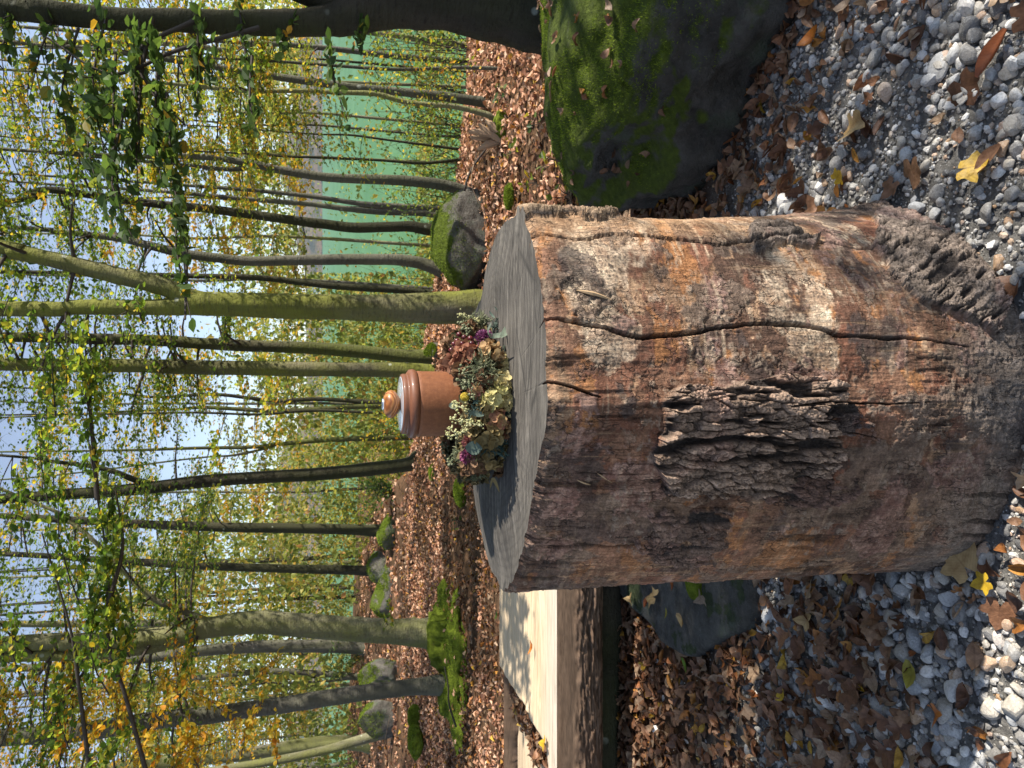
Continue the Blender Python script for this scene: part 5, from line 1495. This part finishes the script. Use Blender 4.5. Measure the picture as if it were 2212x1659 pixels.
# --- leaning grey trunk far left, nearest of that side
make_tree('smooth dark grey trunk leaning left, in front of the mossy footed beech', 8.9,
          [[(958, 1480, 43.2), (900, 1483, 35.2), (820, 1492, 33.6), (730, 1504, 33.6), (620, 1522, 34.4), (540, 1532, 34.4), (440, 1546, 36.0), (330, 1556, 36.8), (240, 1572, 37.6), (120, 1588, 36.8), (0, 1594, 36.0)]], m_bark_grey, 'gold', 12, 3.0, 6.0, .06, 1.4, 70, flare=1.1)

TREES = [
 ('rough mossy trunk between the forked beech and the urn', 10.4, [[(945, 772, 35.2), (880, 770, 28.8), (780, 760, 27.2), (680, 752, 26.4), (560, 748, 25.6), (440, 742, 24.8), (330, 735, 24.0), (200, 732, 23.2), (0, 728, 21.6)]], m_bark_rough, 'green', 16, 2.6, 7, .06, 1.5),
 ('straight beech trunk rising just behind the urn', 10.0, [[(950, 808, 36.8), (880, 800, 33.6), (760, 798, 32.0), (600, 796, 32.0), (450, 794, 31.2), (300, 790, 30.4), (150, 789, 29.6), (0, 787, 28.0)]], m_bark_green, 'green', 14, 3.2, 7, .06, 1.5),
 ('dark branching trunk curving up left of the urn', 12.4, [[(908, 990, 35.9), (880, 1003, 29.6), (800, 1013, 29.6), (700, 1023, 28.9), (600, 1029, 28.1), (480, 1036, 27.3), (400, 1044, 27.3), (320, 1054, 25.7), (200, 1064, 24.2), (60, 1074, 21.8), (0, 1078, 21.1)],
    [(330, 1046, 14.0), (290, 1036, 13.3), (250, 1020, 11.7), (200, 1008, 10.1), (100, 995, 7.8), (20, 985, 6.2)]], m_bark_dark, 'green', 12, 3.8, 8, .06, 1.6),
 ('slim upright trunk right of the pointed mossy rock', 8.0, [[(1022, 418, 24), (960, 400, 23), (873, 390, 22), (790, 387, 20), (707, 383, 19), (620, 370, 18), (540, 353, 16), (470, 342, 13), (400, 338, 11), (300, 338, 9), (150, 330, 8), (0, 322, 7)], [(560, 358, 12), (500, 366, 10), (440, 362, 9), (330, 350, 7)]], m_bark_grey, 'lime', 8, 3.4, 6, .05, 1.0),
 ('dark slim trunk standing behind the pointed mossy rock', 9.0, [[(960, 503, 26), (910, 493, 24), (873, 489, 22), (773, 492, 22), (700, 484, 21), (640, 477, 20), (540, 463, 19), (440, 450, 18), (330, 440, 17), (200, 422, 16), (110, 410, 15), (60, 418, 13), (0, 438, 12)]], m_bark_dark, 'green', 10, 3.2, 6.4, .055, 1.3),
 ('grey trunk bending at its foot behind the left end of the mossy rock', 9.8, [[(968, 590, 30), (920, 572, 26), (870, 562, 25), (770, 560, 24), (650, 562, 22), (540, 564, 21), (460, 556, 20), (400, 548, 20), (330, 532, 18), (250, 514, 15), (120, 500, 12), (0, 490, 10)]], m_bark_grey, 'green', 10, 3.4, 7, .055, 1.3),
 ('thin curved trunk just right of the forked beech', 11.8, [[(945, 636, 16), (880, 628, 15), (780, 622, 15), (700, 616, 14), (600, 604, 13), (520, 598, 12), (400, 596, 11), (200, 590, 9), (0, 586, 8)]], m_bark_dark, 'green', 8, 3.2, 7, .055, 1.2),
 ('greenish slim trunk on the slope edge near the right tree', 7.3, [[(1056, 222, 22), (1000, 214, 20), (930, 205, 19), (840, 196, 18), (740, 186, 17), (640, 172, 16), (540, 157, 14), (406, 135, 12), (300, 120, 10), (150, 100, 9), (0, 88, 7)]], m_bark_grey, 'lime', 9, 2.4, 5.2, .05, 1.1),
 ('pale bent sapling leaning across in front of the lake', 7.0, [[(1078, 256, 13), (1040, 244, 12), (980, 230, 11), (900, 224, 11), (860, 216, 11), (810, 203, 11), (740, 200, 10), (640, 196, 10), (540, 197, 9), (440, 188, 9), (360, 180, 7), (200, 168, 6), (0, 150, 5)]], m_bark_pale, 'lime', 10, 2.2, 4.8, .05, 1.1),
 ('round dark trunk above the moss covered rock on the left crest', 19.0, [[(826, 1147, 26), (760, 1144, 23), (640, 1141, 22), (540, 1140, 21), (430, 1137, 20), (330, 1133, 19), (200, 1126, 17), (60, 1118, 14), (0, 1114, 12)]], m_bark_dark, 'green', 14, 3.5, 11, .075, 2.2),
 ('dark straight trunk above the grey rock on the left crest', 24.0, [[(800, 1233, 22), (740, 1231, 20), (640, 1229, 19), (540, 1226, 18), (430, 1222, 17), (330, 1216, 16), (200, 1208, 14), (0, 1196, 11)]], m_bark_dark, 'green', 14, 4, 13, .085, 2.4),
 ('smooth grey trunk just left of the mossy footed beech', 26.0, [[(775, 1398, 28), (700, 1396, 27), (600, 1396, 26), (500, 1400, 25), (400, 1410, 23), (300, 1424, 20), (200, 1434, 18), (0, 1446, 14)]], m_bark_grey, 'gold', 12, 4, 13, .09, 2.4),
 ('short crooked stem hugging the right side of the mossy footed beech', 12.2, [[(918, 1332, 28), (900, 1344, 22), (870, 1350, 20), (820, 1350, 19), (760, 1347, 17), (700, 1342, 15)]], m_bark_pale, 'lime', 0, 2, 4, .06, 1.0),
 ('pale trunk in the sun at the far left edge of the wood', 24.0, [[(775, 1606, 30), (720, 1604, 29), (640, 1612, 28), (540, 1628, 26), (440, 1640, 24), (330, 1650, 22), (200, 1662, 20), (0, 1680, 16)]], m_bark_pale, 'gold', 14, 3.5, 12, .085, 2.2),
 ('pale slanting stem crossing in front of the far left trunk', 18.0, [[(760, 1604, 20), (720, 1616, 19), (660, 1630, 18), (590, 1644, 17), (500, 1658, 15), (400, 1672, 13), (200, 1700, 10)]], m_bark_pale, 'gold', 10, 3.2, 8, .075, 2.0),
 ('right stem of the slim twin trunks seen above the urn', 22.0, [[(840, 872, 11), (760, 866, 10), (680, 862, 9), (600, 866, 9), (540, 860, 8), (460, 852, 7), (340, 858, 6), (250, 850, 5), (100, 840, 4)]], m_bark_dark, 'gold', 8, 2.5, 9, .08, 1.8),
 ('left stem of the slim twin trunks seen above the urn', 22.0, [[(840, 876, 13), (770, 878, 12), (690, 884, 11), (600, 888, 10), (520, 884, 9), (440, 880, 8), (380, 884, 6), (250, 890, 5), (100, 898, 4)]], m_bark_rough, 'lime', 8, 2.5, 9, .08, 1.8),
 ('thin forking trunk between the urn and the dark branching trunk', 24.0, [[(840, 946, 12), (760, 948, 11), (680, 952, 11), (600, 960, 9), (540, 966, 8), (420, 968, 7), (300, 972, 6), (100, 975, 4)], [(600, 960, 7), (560, 972, 6), (500, 984, 5), (420, 990, 4)]], m_bark_rough, 'lime', 8, 2.2, 9, .08, 1.8),
 ('thin dark sapling in front of the lake beside the slim upright trunk', 8.4, [[(1000, 345, 7), (915, 352, 7), (820, 346, 6), (700, 340, 6), (620, 338, 5), (500, 330, 4), (300, 318, 3)]], m_bark_dark, 'lime', 6, 2.2, 4.6, .05, .8),
 ('thin dark sapling with upswept twigs in front of the lake near the pale bent sapling', 8.6, [[(990, 322, 6), (930, 314, 6), (850, 304, 5), (760, 292, 5), (690, 290, 4), (600, 284, 3), (400, 270, 3)]], m_bark_dark, 'lime', 7, 2.2, 4.6, .05, .8),
 ('grey stem of a close pair between the mossy rock trunks', 13.0, [[(960, 466, 14), (900, 460, 13), (820, 458, 12), (740, 450, 12), (660, 440, 10), (540, 430, 9), (300, 410, 7), (0, 390, 5)]], m_bark_grey, 'green', 8, 2.6, 7, .06, 1.3),
 ('second grey stem of the close pair, nearer the slim upright trunk', 13.4, [[(960, 450, 12), (880, 446, 12), (780, 440, 11), (700, 428, 10), (600, 416, 9), (400, 400, 7), (100, 380, 5)]], m_bark_grey, 'lime', 8, 2.6, 7, .06, 1.3),
 ('far trunk low by the right tree above the lake shore', 11.0, [[(1020, 135, 13), (940, 128, 13), (860, 122, 13), (760, 110, 12), (640, 98, 11), (500, 90, 9), (200, 70, 7)]], m_bark_grey, 'lime', 10, 1.6, 5.5, .06, 1.3),
 ('pale leaning trunk half hidden by the right tree', 12.5, [[(1010, 98, 13), (930, 88, 13), (840, 75, 12), (700, 66, 11), (500, 105, 9), (430, 100, 14), (340, 92, 13), (120, 92, 10), (0, 94, 8)]], m_bark_pale, 'lime', 10, 1.8, 6, .06, 1.4),
 ('mid grey trunk far behind the leaning grey trunk', 30.0, [[(775, 1462, 14), (700, 1456, 13), (600, 1450, 13), (500, 1456, 12), (380, 1470, 11), (200, 1486, 9), (0, 1500, 8)]], m_bark_grey, 'far', 8, 4, 12, .1, 2.2),
]
for lab, yd, tr, bk, lf, n, a, b, s, rc in TREES:
    make_tree(lab, yd, tr, bk, lf, n, a, b, s, rc, 70 if yd < 15 else 80, top_leaves=260 if yd < 15 else 160, tsize=.2, flare=1.35)

# thin distant trunks on the slope and along the left wood, alike from here
GRP = 'thin far trunks in the wood'
def far_label(k, Yp, left_):
    tone = ['grey', 'dark', 'pale'][k % 3]
    where = ('at the far left edge of the wood' if Yp > 1560 else 'behind the leaning grey trunk' if Yp > 1440 else 'behind the stout mossy footed beech' if Yp > 1300 else 'above the rocks on the left crest' if Yp > 1130 else 'left of the dark branching trunk') if left_ else \
        ('above the urn' if Yp > 820 else 'behind the forked beech' if Yp > 600 else 'by the lake near the pointed rock' if Yp > 380 else 'by the lake near the right tree')
    lv = ['', ' with yellow green leaves', '', ' with golden leaves'][k % 4]
    return 'far thin %s trunk%s %s' % (tone, lv, where)
for k in range(27):
    left_ = k < 17
    if left_:
        Yp = rng.uniform(1040, 1659); yd = rng.uniform(30, 58); Xb = 765
    else:
        Yp = rng.uniform(120, 1000); yd = rng.uniform(16, 34); Xb = 860
    w = rng.uniform(5, 10)
    le = (829.5 - Yp) / 829.5 * -1
    pts = [(X, Yp + (Xb - X) * .085 * le + rng.normal(0, 3), w * (1 - .5 * (Xb - X) / Xb)) for X in (Xb, 680, 560, 420, 260, 60)]
    make_tree(far_label(k, Yp, left_), yd, [pts], [m_bark_grey, m_bark_dark, m_bark_pale][k % 3], ['far', 'lime', 'far', 'gold'][k % 4], 12 if left_ else 8, 2, 14 if left_ else 8, .14, 2.6, 70, GRP, top_leaves=120, tsize=.25)

# ------------------------------------------------------------------ leafy twigs that reach into the picture on the left
def limb_tree(label, yd, Ytr, sprays, leaf, pts=None):
    def ex(bl, bw, bt):
        for X0, Y0, X1, Y1, d0, d1, n, w, s in sprays:
            spray(bl, bw, atY(X0, Y0, d0), atY(X1, Y1, d1), int(n * 1.7), w, s * 1.1, .06, True, .85, .007, 9)
    return ex
ov = Bag(); ow = Bag()
SPL = [(235, 1500, 215, 1250, 6.4, 6.2, 120, .5, .06), (200, 1480, 165, 1180, 6.5, 6.3, 120, .5, .06), (250, 1390, 225, 1060, 6.3, 6.1, 130, .45, .06), (170, 1300, 120, 1000, 6.4, 6.3, 90, .45, .06), (215, 1080, 195, 760, 6.1, 6.0, 110, .35, .062),
       (195, 900, 175, 690, 6.0, 5.9, 70, .3, .062), (120, 900, 105, 730, 6.1, 6.0, 36, .3, .062), (105, 1090, 85, 900, 6.2, 6.1, 50, .35, .06), (230, 1250, 260, 1130, 6.2, 6.1, 60, .3, .06), (60, 1500, 20, 1330, 6.4, 6.4, 60, .4, .06), (290, 1560, 230, 1640, 6.3, 6.2, 60, .4, .06),
       (60, 1200, 30, 1010, 6.3, 6.3, 50, .4, .06), (250, 1470, 275, 1380, 6.2, 6.1, 50, .3, .06), (20, 760, 15, 640, 6.0, 5.9, 26, .25, .06), (310, 700, 300, 640, 6.0, 5.9, 14, .2, .06), (280, 1420, 240, 1300, 6.3, 6.2, 70, .4, .06), (150, 1620, 110, 1480, 6.4, 6.3, 60, .4, .06)]
def over_extra(bl, bw, bt):
    for X0, Y0, X1, Y1, d0, d1, n, w, s in SPL:
        spray(bl, bw, atY(X0, Y0, d0), atY(X1, Y1, d1), int(n * 1.7), w, s * 1.1, .06, True, .85, .007, 9)
    for pts, d in (([(330, 1720), (270, 1500), (235, 1390), (230, 1200), (205, 1050)], 6.3), ([(200, 1720), (170, 1480), (150, 1350), (90, 1150)], 6.4), ([(210, 1080), (196, 900), (180, 700)], 6.1), ([(235, 1300), (265, 1180), (250, 1060)], 6.25)):
        P = np.array([atY(x, y, d) for x, y in pts]); V, F, T = tube(smooth_path(P, 16), np.linspace(.02, .005, 16), 6, False, .15); bw.add(V, F, T)
make_tree('low spreading beech branches reaching in from the left over the slope', 6.5, [[(1180, 1790, 60), (900, 1790, 50), (500, 1780, 44), (200, 1760, 36), (0, 1750, 30)]], m_bark_grey, 'green', 0, extra=over_extra, top_leaves=350, tsize=.18)
def gold_extra(bl, bw, bt):
    for a in ((300, 1440, 520, 1560, 8.0, 7.6, 90, .4, .07), (330, 1560, 420, 1470, 7.6, 7.5, 80, .4, .07), (520, 1640, 560, 1520, 7.6, 7.6, 90, .4, .07), (600, 1650, 590, 1560, 7.5, 7.4, 70, .35, .07), (430, 1659, 400, 1560, 7.4, 7.4, 80, .4, .07), (280, 1650, 330, 1590, 7.4, 7.3, 60, .4, .07), (540, 1480, 600, 1420, 7.9, 7.9, 60, .35, .06), (150, 1650, 200, 1590, 7.4, 7.4, 50, .4, .07), (480, 1600, 300, 1640, 7.4, 7.3, 80, .4, .07)):
        X0, Y0, X1, Y1, d0, d1, n, w, s = a
        spray(bl, bw, atY(X0, Y0, d0), atY(X1, Y1, d1), n, w, s, .1, True, .8, .006, 9)
make_tree('young beech with golden yellow autumn leaves at the left edge', 7.6, [[(1080, 1700, 18), (800, 1700, 16), (500, 1690, 13), (200, 1680, 10)]], m_bark_grey, 'gold', 6, 2.6, 5, .065, 1.0, 60, extra=gold_extra, top_leaves=120, name='young_beech')
def lake_extra(bl, bw, bt):
    for a in ((480, 150, 560, 330, 90), (560, 130, 620, 300, 90), (600, 190, 640, 360, 80), (620, 230, 700, 330, 60), (700, 240, 760, 330, 60), (760, 240, 800, 390, 60), (660, 130, 700, 230, 60), (820, 90, 840, 180, 50), (880, 130, 950, 200, 50), (520, 260, 560, 380, 60), (840, 100, 900, 60, 40), (940, 150, 990, 120, 40), (560, 80, 620, 150, 70), (900, 230, 960, 270, 36)):
        X0, Y0, X1, Y1, n = a
        for q in range(3):
            j = rng.normal(0, 22, 4)
            spray(bl, bw, atY(X0 + j[0], Y0 + j[1], 6.6), atY(X1 + j[2], Y1 + j[3], 6.4), n, .28, .042, .3, False, .7, .004, 8)
make_tree('young beech with drooping yellow green sprays in front of the lake', 6.7, [[(1110, 150, 9), (1000, 146, 9), (860, 150, 8), (700, 140, 7), (560, 130, 6), (460, 126, 5), (300, 116, 4), (150, 106, 3)]], m_bark_grey, 'lime', 6, 2.2, 4.0, .045, .8, 60, extra=lake_extra, top_leaves=80, name='young_beech')
# small lit twig on the mossy footed beech
tw_ = Bag(); tl_ = Bag()
spray(tl_, tw_, atY(850, 1352, 8.75), atY(835, 1296, 8.6), 34, .16, .055, .02, True, .7, .004, 6)
spray(tl_, tw_, atY(838, 1350, 8.75), atY(826, 1330, 8.6), 14, .12, .055, .02, True, .7, .004, 4)
tag(tl_.make('leafy_twig', m_lime, t16, False, o16), kind='stuff'); tag(tw_.make('twigs', m_twig, t16, True, o16), kind='stuff')

# ------------------------------------------------------------------ bushes along the edge of the slope
def bush(label, X, Y, yd, h, w, n, leaf, size=.05):
    p = atY(X, Y, yd); g = gz(p[0], yd); o = (p[0], yd, g)
    bl, bw = Bag(), Bag()
    for i in range(n):
        a = rng.uniform(0, 2 * np.pi); e = np.array((p[0] + math.cos(a) * w * rng.uniform(.3, 1), yd + math.sin(a) * w * .7 * rng.uniform(.3, 1), g + h * rng.uniform(.45, 1.05)))
        spray(bl, bw, (p[0] + rng.normal(0, .08), yd + rng.normal(0, .08), g - .05), e, 60, h * .28, size, .12, False, .8, .007, 8)
    t = thing('bush', label, 'bush', o, 'bushes on the edge of the slope')
    tag(bw.make('stems', m_twig, t, True, o), kind='stuff'); bl.make('foliage', LEAFM[leaf], t, False, o)
for a in (('low green bush at the slope edge nearest the right tree', 1000, 110, 8.4, 1.3, .8, 14, 'green'), ('yellowish bush at the slope edge below the pale bent sapling', 990, 200, 9.0, 1.5, .8, 14, 'lime'), ('green bush in front of the lake left of the thin saplings', 985, 290, 9.2, 1.5, .9, 14, 'green'),
          ('olive bush at the lake edge right of the slim upright trunk', 960, 360, 9.8, 1.6, .9, 12, 'green'), ('green bush between the slim upright trunk and the pointed rock', 945, 430, 10.2, 1.8, .9, 13, 'green'), ('tall green bush behind the pointed mossy rock', 915, 520, 11.5, 2.2, 1.0, 14, 'green'),
          ('green bush between the bent grey trunk and the thin curved trunk', 905, 605, 12.5, 2.4, 1.0, 14, 'lime'), ('bush under the trees right of the rough mossy trunk', 890, 715, 13.5, 2.4, 1.1, 14, 'green'), ('olive green bush behind the urn', 860, 860, 16, 3.0, 1.6, 16, 'lime'), ('pale green bush left of the urn', 850, 960, 17, 3.2, 1.6, 16, 'lime'),
          ('bush behind the dark branching trunk', 825, 1060, 22, 3.6, 2.0, 16, 'lime'), ('green bush behind the rocks on the left crest', 780, 1180, 30, 4.0, 2.6, 16, 'lime'), ('yellow green bush right of the mossy footed beech', 770, 1290, 32, 4.2, 2.6, 16, 'lime'), ('dark holly like bush left of the mossy footed beech', 765, 1415, 26, 1.6, 1.4, 14, 'dark'),
          ('dry reddish brown bush below the dark branching trunk', 842, 1060, 16.5, 1.0, .8, 12, 'dark')):
    bush(*a, size=.05 if a[3] < 14 else .085)

# far wood that reads as one mass, below and beyond the crest
bl = Bag(); bw = Bag()
N = 170000
Yp = rng.uniform(-40, 1720, N); yd = rng.uniform(26, 80, N) 
top = np.interp(Yp, [0, 60, 600, 760, 900, 1000, 1100, 1300, 1659], [470, 480, 480, 500, 580, 580, 330, 240, 190])
Xp = rng.uniform(0, 1, N)
Xp = top + (960 - top) * Xp ** .8 + rng.normal(0, 40, N)
lakew = (Yp > 60) & (Yp < 590) & (Xp < 900) & (Xp > 640)
clump = fbm(np.stack([Xp / 45, Yp / 45, yd / 12], -1), 3, 191)
ok = (~lakew | (rng.random(N) < .07)) & (clump > np.where(Yp > 1080, .40, np.where(Yp < 600, .47, .44)))
P = np.array([atY(a, b, c) for a, b, c in zip(Xp[ok], Yp[ok], yd[ok])])
g = ground(P[:, 0], P[:, 1]); P = P[P[:, 2] > g + .2]
leaves_on(bl, P, rng.normal(size=P.shape), .29, .8)
tag(bl.make('distant_woods', m_farw, None, False), 'mass of autumn trees on the slope down to the lake', 'woods', None, 'stuff')

# a pale house on the far shore
hp = atY(676, 622, 1500.0); hp[2] = -4
hs = thing('house', 'tiny pale house on the far lake shore between two trunks', 'house', hp)
def boxv(x0, x1, y0, y1, z0, z1):
    V = np.array([(x, y, z) for z in (z0, z1) for y in (y0, y1) for x in (x0, x1)], float)
    return V, np.array([(0, 2, 3, 1), (4, 5, 7, 6), (0, 1, 5, 4), (2, 6, 7, 3), (0, 4, 6, 2), (1, 3, 7, 5)])
V, F = boxv(-14, 14, 0, 20, -6, 16); link('wall', mesh_np('wall', V, F, Mat('house_plaster', .8, .2).color((.62, .62, .60)).m, False), hs)
V = np.array([(-15.5, -1.5, 16), (15.5, -1.5, 16), (15.5, 21.5, 16), (-15.5, 21.5, 16), (0, -1.5, 25), (0, 21.5, 25)], float)
link('roof', mesh_np('roof', V, [np.array([(0, 4, 5, 3), (1, 2, 5, 4), (0, 3, 2, 1)]), np.array([(0, 1, 4), (2, 3, 5)])], Mat('house_roof', .8, .2).color((.12, .12, .14)).m, False), hs)
wm = Mat('house_glass', .2, .5).color((.06, .07, .08)).m
for zz_ in (2, 9):
    for xx in (-9, -3, 3, 9):
        V, F = boxv(xx - 1.2, xx + 1.2, -.3, .1, zz_, zz_ + 3.2); link('window', mesh_np('window', V, F, wm, False), hs)

# small green plants among the leaves
for k, (X, Y, lab) in enumerate(((1128, 322, 'small green plant in the leaves above the bright moss tuft'), (1178, 268, 'small dark green plant in the leaves by the boulder tip'), (1165, 395, 'tiny yellowish seedling in the leaves left of the boulder'), (1212, 350, 'tiny green seedling close to the boulder edge'),
                                 (1098, 205, 'green plant in the leaves in front of the right tree'), (1240, 428, 'small green seedling between the boulder and the log'), (890, 1500, 'green plant on the sunny far left leaf slope'), (1000, 1130, 'single green plant in the leaves behind the log top'))):
    p = atZ(X, Y, 0.0); p[2] = gz(p[0], p[1]); bl, bw = Bag(), Bag(); n = 9
    a = rng.uniform(0, 2 * np.pi, n); hh_ = rng.uniform(.05, .16, n)
    tips = p + np.stack([np.cos(a) * .07, np.sin(a) * .07, hh_], -1)
    for q in tips:
        V, F, T = tube(np.array([p, (p + q) / 2 + (0, 0, .02), q]), .002, 4); bw.add(V, F, T)
    leaves_on(bl, tips, np.stack([np.cos(a), np.sin(a), 0 * a], -1), .065, .4, True)
    t = thing('seedling', lab, 'plant', p, 'seedlings among the dead leaves')
    tag(bw.make('stems', m_twig, t, True, p), kind='stuff'); tag(bl.make('leaves', [m_green, m_dark, m_lime][k % 3], t, False, p), kind='stuff')

# fallen twigs and a dead stump on the slope edge
mst = Mat('dead_pale_wood', .85, .1).color((.36, .25, .16)).m
def stick(label, pts, yd, r, mat=m_twig):
    P = np.array([atY(X, Y, yd) for X, Y in pts]) if yd else np.array([atZ(X, Y, .02) for X, Y in pts])
    o = P[0].copy(); V, F, T = tube(smooth_path(P, 14), np.linspace(r, r * .5, 14), 6, True, .2)
    return tag(link('fallen_branch', mesh_np('fallen_branch', V - o, [F, T], mat), None, o), label, 'branch')
stick('dark bent dead branch sticking up from the leaves right of the pointed rock', [(1003, 412), (1012, 380), (1030, 348), (1050, 322), (1062, 312)], 7.0, .014)
stick('thin pale twig arching over the leaves below the pointed rock', [(1030, 330), (1018, 390), (1035, 440), (1062, 480)], 6.6, .006, mst)
stick('dark stick lying in the shaded leaves at far left', [(985, 1570), (970, 1520), (968, 1480), (960, 1440)], 8.2, .012)
stick('pale slender twig slanting over the sunny leaves at far left', [(905, 1500), (870, 1440), (820, 1650)], 11.5, .008, mst)
stick('thin dark stick lying on the dead leaves left of the flat stone', [(1610, 1290), (1616, 1360), (1640, 1440)], 0, .006)
c = atY(1050, 285, 6.6); c[2] = gz(c[0], 6.6)
st = thing('rotten_stump', 'broken pale rotten stump with moss at the slope edge right of the pointed rock', 'stump', c)
for k in range(5):
    o = c + np.array((rng.normal(0, .07), rng.normal(0, .06), 0)); e = o + np.array((rng.normal(0, .09), 0, rng.uniform(.18, .34)))
    V, F, T = tube(smooth_path([o - (0, 0, .1), (o + e) / 2, e], 8), np.array([.05, .05, .045, .04, .035, .03, .022, .01]), 8, True, .5, k)
    obj('broken_wood', V, [F, T], mst, st, False, None, c)
V = ICO5[0] * np.array((.14, .1, .09)) * (1 + .5 * (fbm(ICO5[0] * 2, 3, 8) - .5))[:, None] + c + np.array((.06, -.05, .02))
obj('moss_cushion', V, ICO5[1], m_mossb, st, True, None, c)

# ------------------------------------------------------------------ added unseen tree on the sunny side, its crown shaped for shade
def shade_tree(label, x, y, h, r, clusters, leaf='green', size=.13, dens=900):
    P = smooth_path(np.array([(x, y, gz(x, y) - .2, r), (x + .1, y, h * .3, r * .85), (x - .1, y + .1, h * .65, r * .6), (x, y, h, r * .15)]), 24)
    bt, bw, bl = Bag(), Bag(), Bag()
    V, F, T = tube(P[:, :3], P[:, 3], 16, True, .1, 3); bt.add(V, F, T)
    for (cx, cy, cz, ax, ay, az, n) in clusters:
        j = int(np.argmin(np.abs(P[:, 2] - (cz - .3)))); c = np.array((cx, cy, cz))
        V, F, T = tube(smooth_path([P[j, :3], (P[j, :3] + c) / 2 + (0, 0, .2), c], 8), np.linspace(.05, .015, 8), 6, False); bw.add(V, F, T)
        d = rng.normal(size=(n, 3)); d /= np.linalg.norm(d, axis=1, keepdims=True); q = rng.random(n) ** .45
        Q = c + d * q[:, None] * np.array((ax, ay, az))
        leaves_on(bl, Q, d, size, .6)
    o = (x, y, gz(x, y)); t = thing('beech_tree', label, 'tree', o)
    bt.make('trunk', m_bark_grey, t, True, o); tag(bw.make('branches', m_twig, t, True, o), kind='stuff'); bl.make('crown', LEAFM[leaf], t, False, o)
SHADE = []
def shade_at(px, py, pz, dist, ax, ay, az, n):
    """a leaf cluster that stands dist metres up the sun's ray from a point"""
    k = dist
    SHADE.append((px + sdir.x * k, py + sdir.y * k, pz + sdir.z * k, ax, ay, az, n))
shade_at(1.0, 1.3, 0, 7.2, .8, .7, .5, 150); shade_at(1.1, 2.2, 0, 7.0, .8, .6, .5, 260); shade_at(1.45, 2.45, .18, 6.4, .7, .5, .28, 420); shade_at(.2, 1.5, .45, 7.4, .8, .9, .45, 55); shade_at(.6, 1.6, .05, 7.6, .7, .6, .3, 100)
shade_at(-1.0, 2.85, 0, 9.0, 1.0, .42, .6, 560); shade_at(-1.6, 2.9, 0, 9.6, .8, .6, .7, 420); shade_at(-.9, 3.3, 0, 9.0, .7, .4, .4, 300); shade_at(.5, 3.6, 0, 8, .8, .6, .5, 250)
shade_tree('added unseen beech on the right, its leaf clusters set to shade the gravel', 8.2, 3.0, 10, .16, SHADE)

# ------------------------------------------------------------------ the air over the lake
V, F = boxv(-4600, 4600, -75, 4300, -20, 150)
hz_m = bpy.data.materials.new('lake_haze'); hz_m.use_nodes = True
ht = hz_m.node_tree
for n in list(ht.nodes): ht.nodes.remove(n)
ho = ht.nodes.new('ShaderNodeOutputMaterial'); hv = ht.nodes.new('ShaderNodeVolumePrincipled')
hv.inputs['Color'].default_value = (.62, .76, .97, 1); hv.inputs['Density'].default_value = .00011; hv.inputs['Anisotropy'].default_value = .2
ht.links.new(hv.outputs[0], ho.inputs['Volume'])
tag(link('haze', mesh_np('haze', V, F, hz_m, False)), kind='stuff')
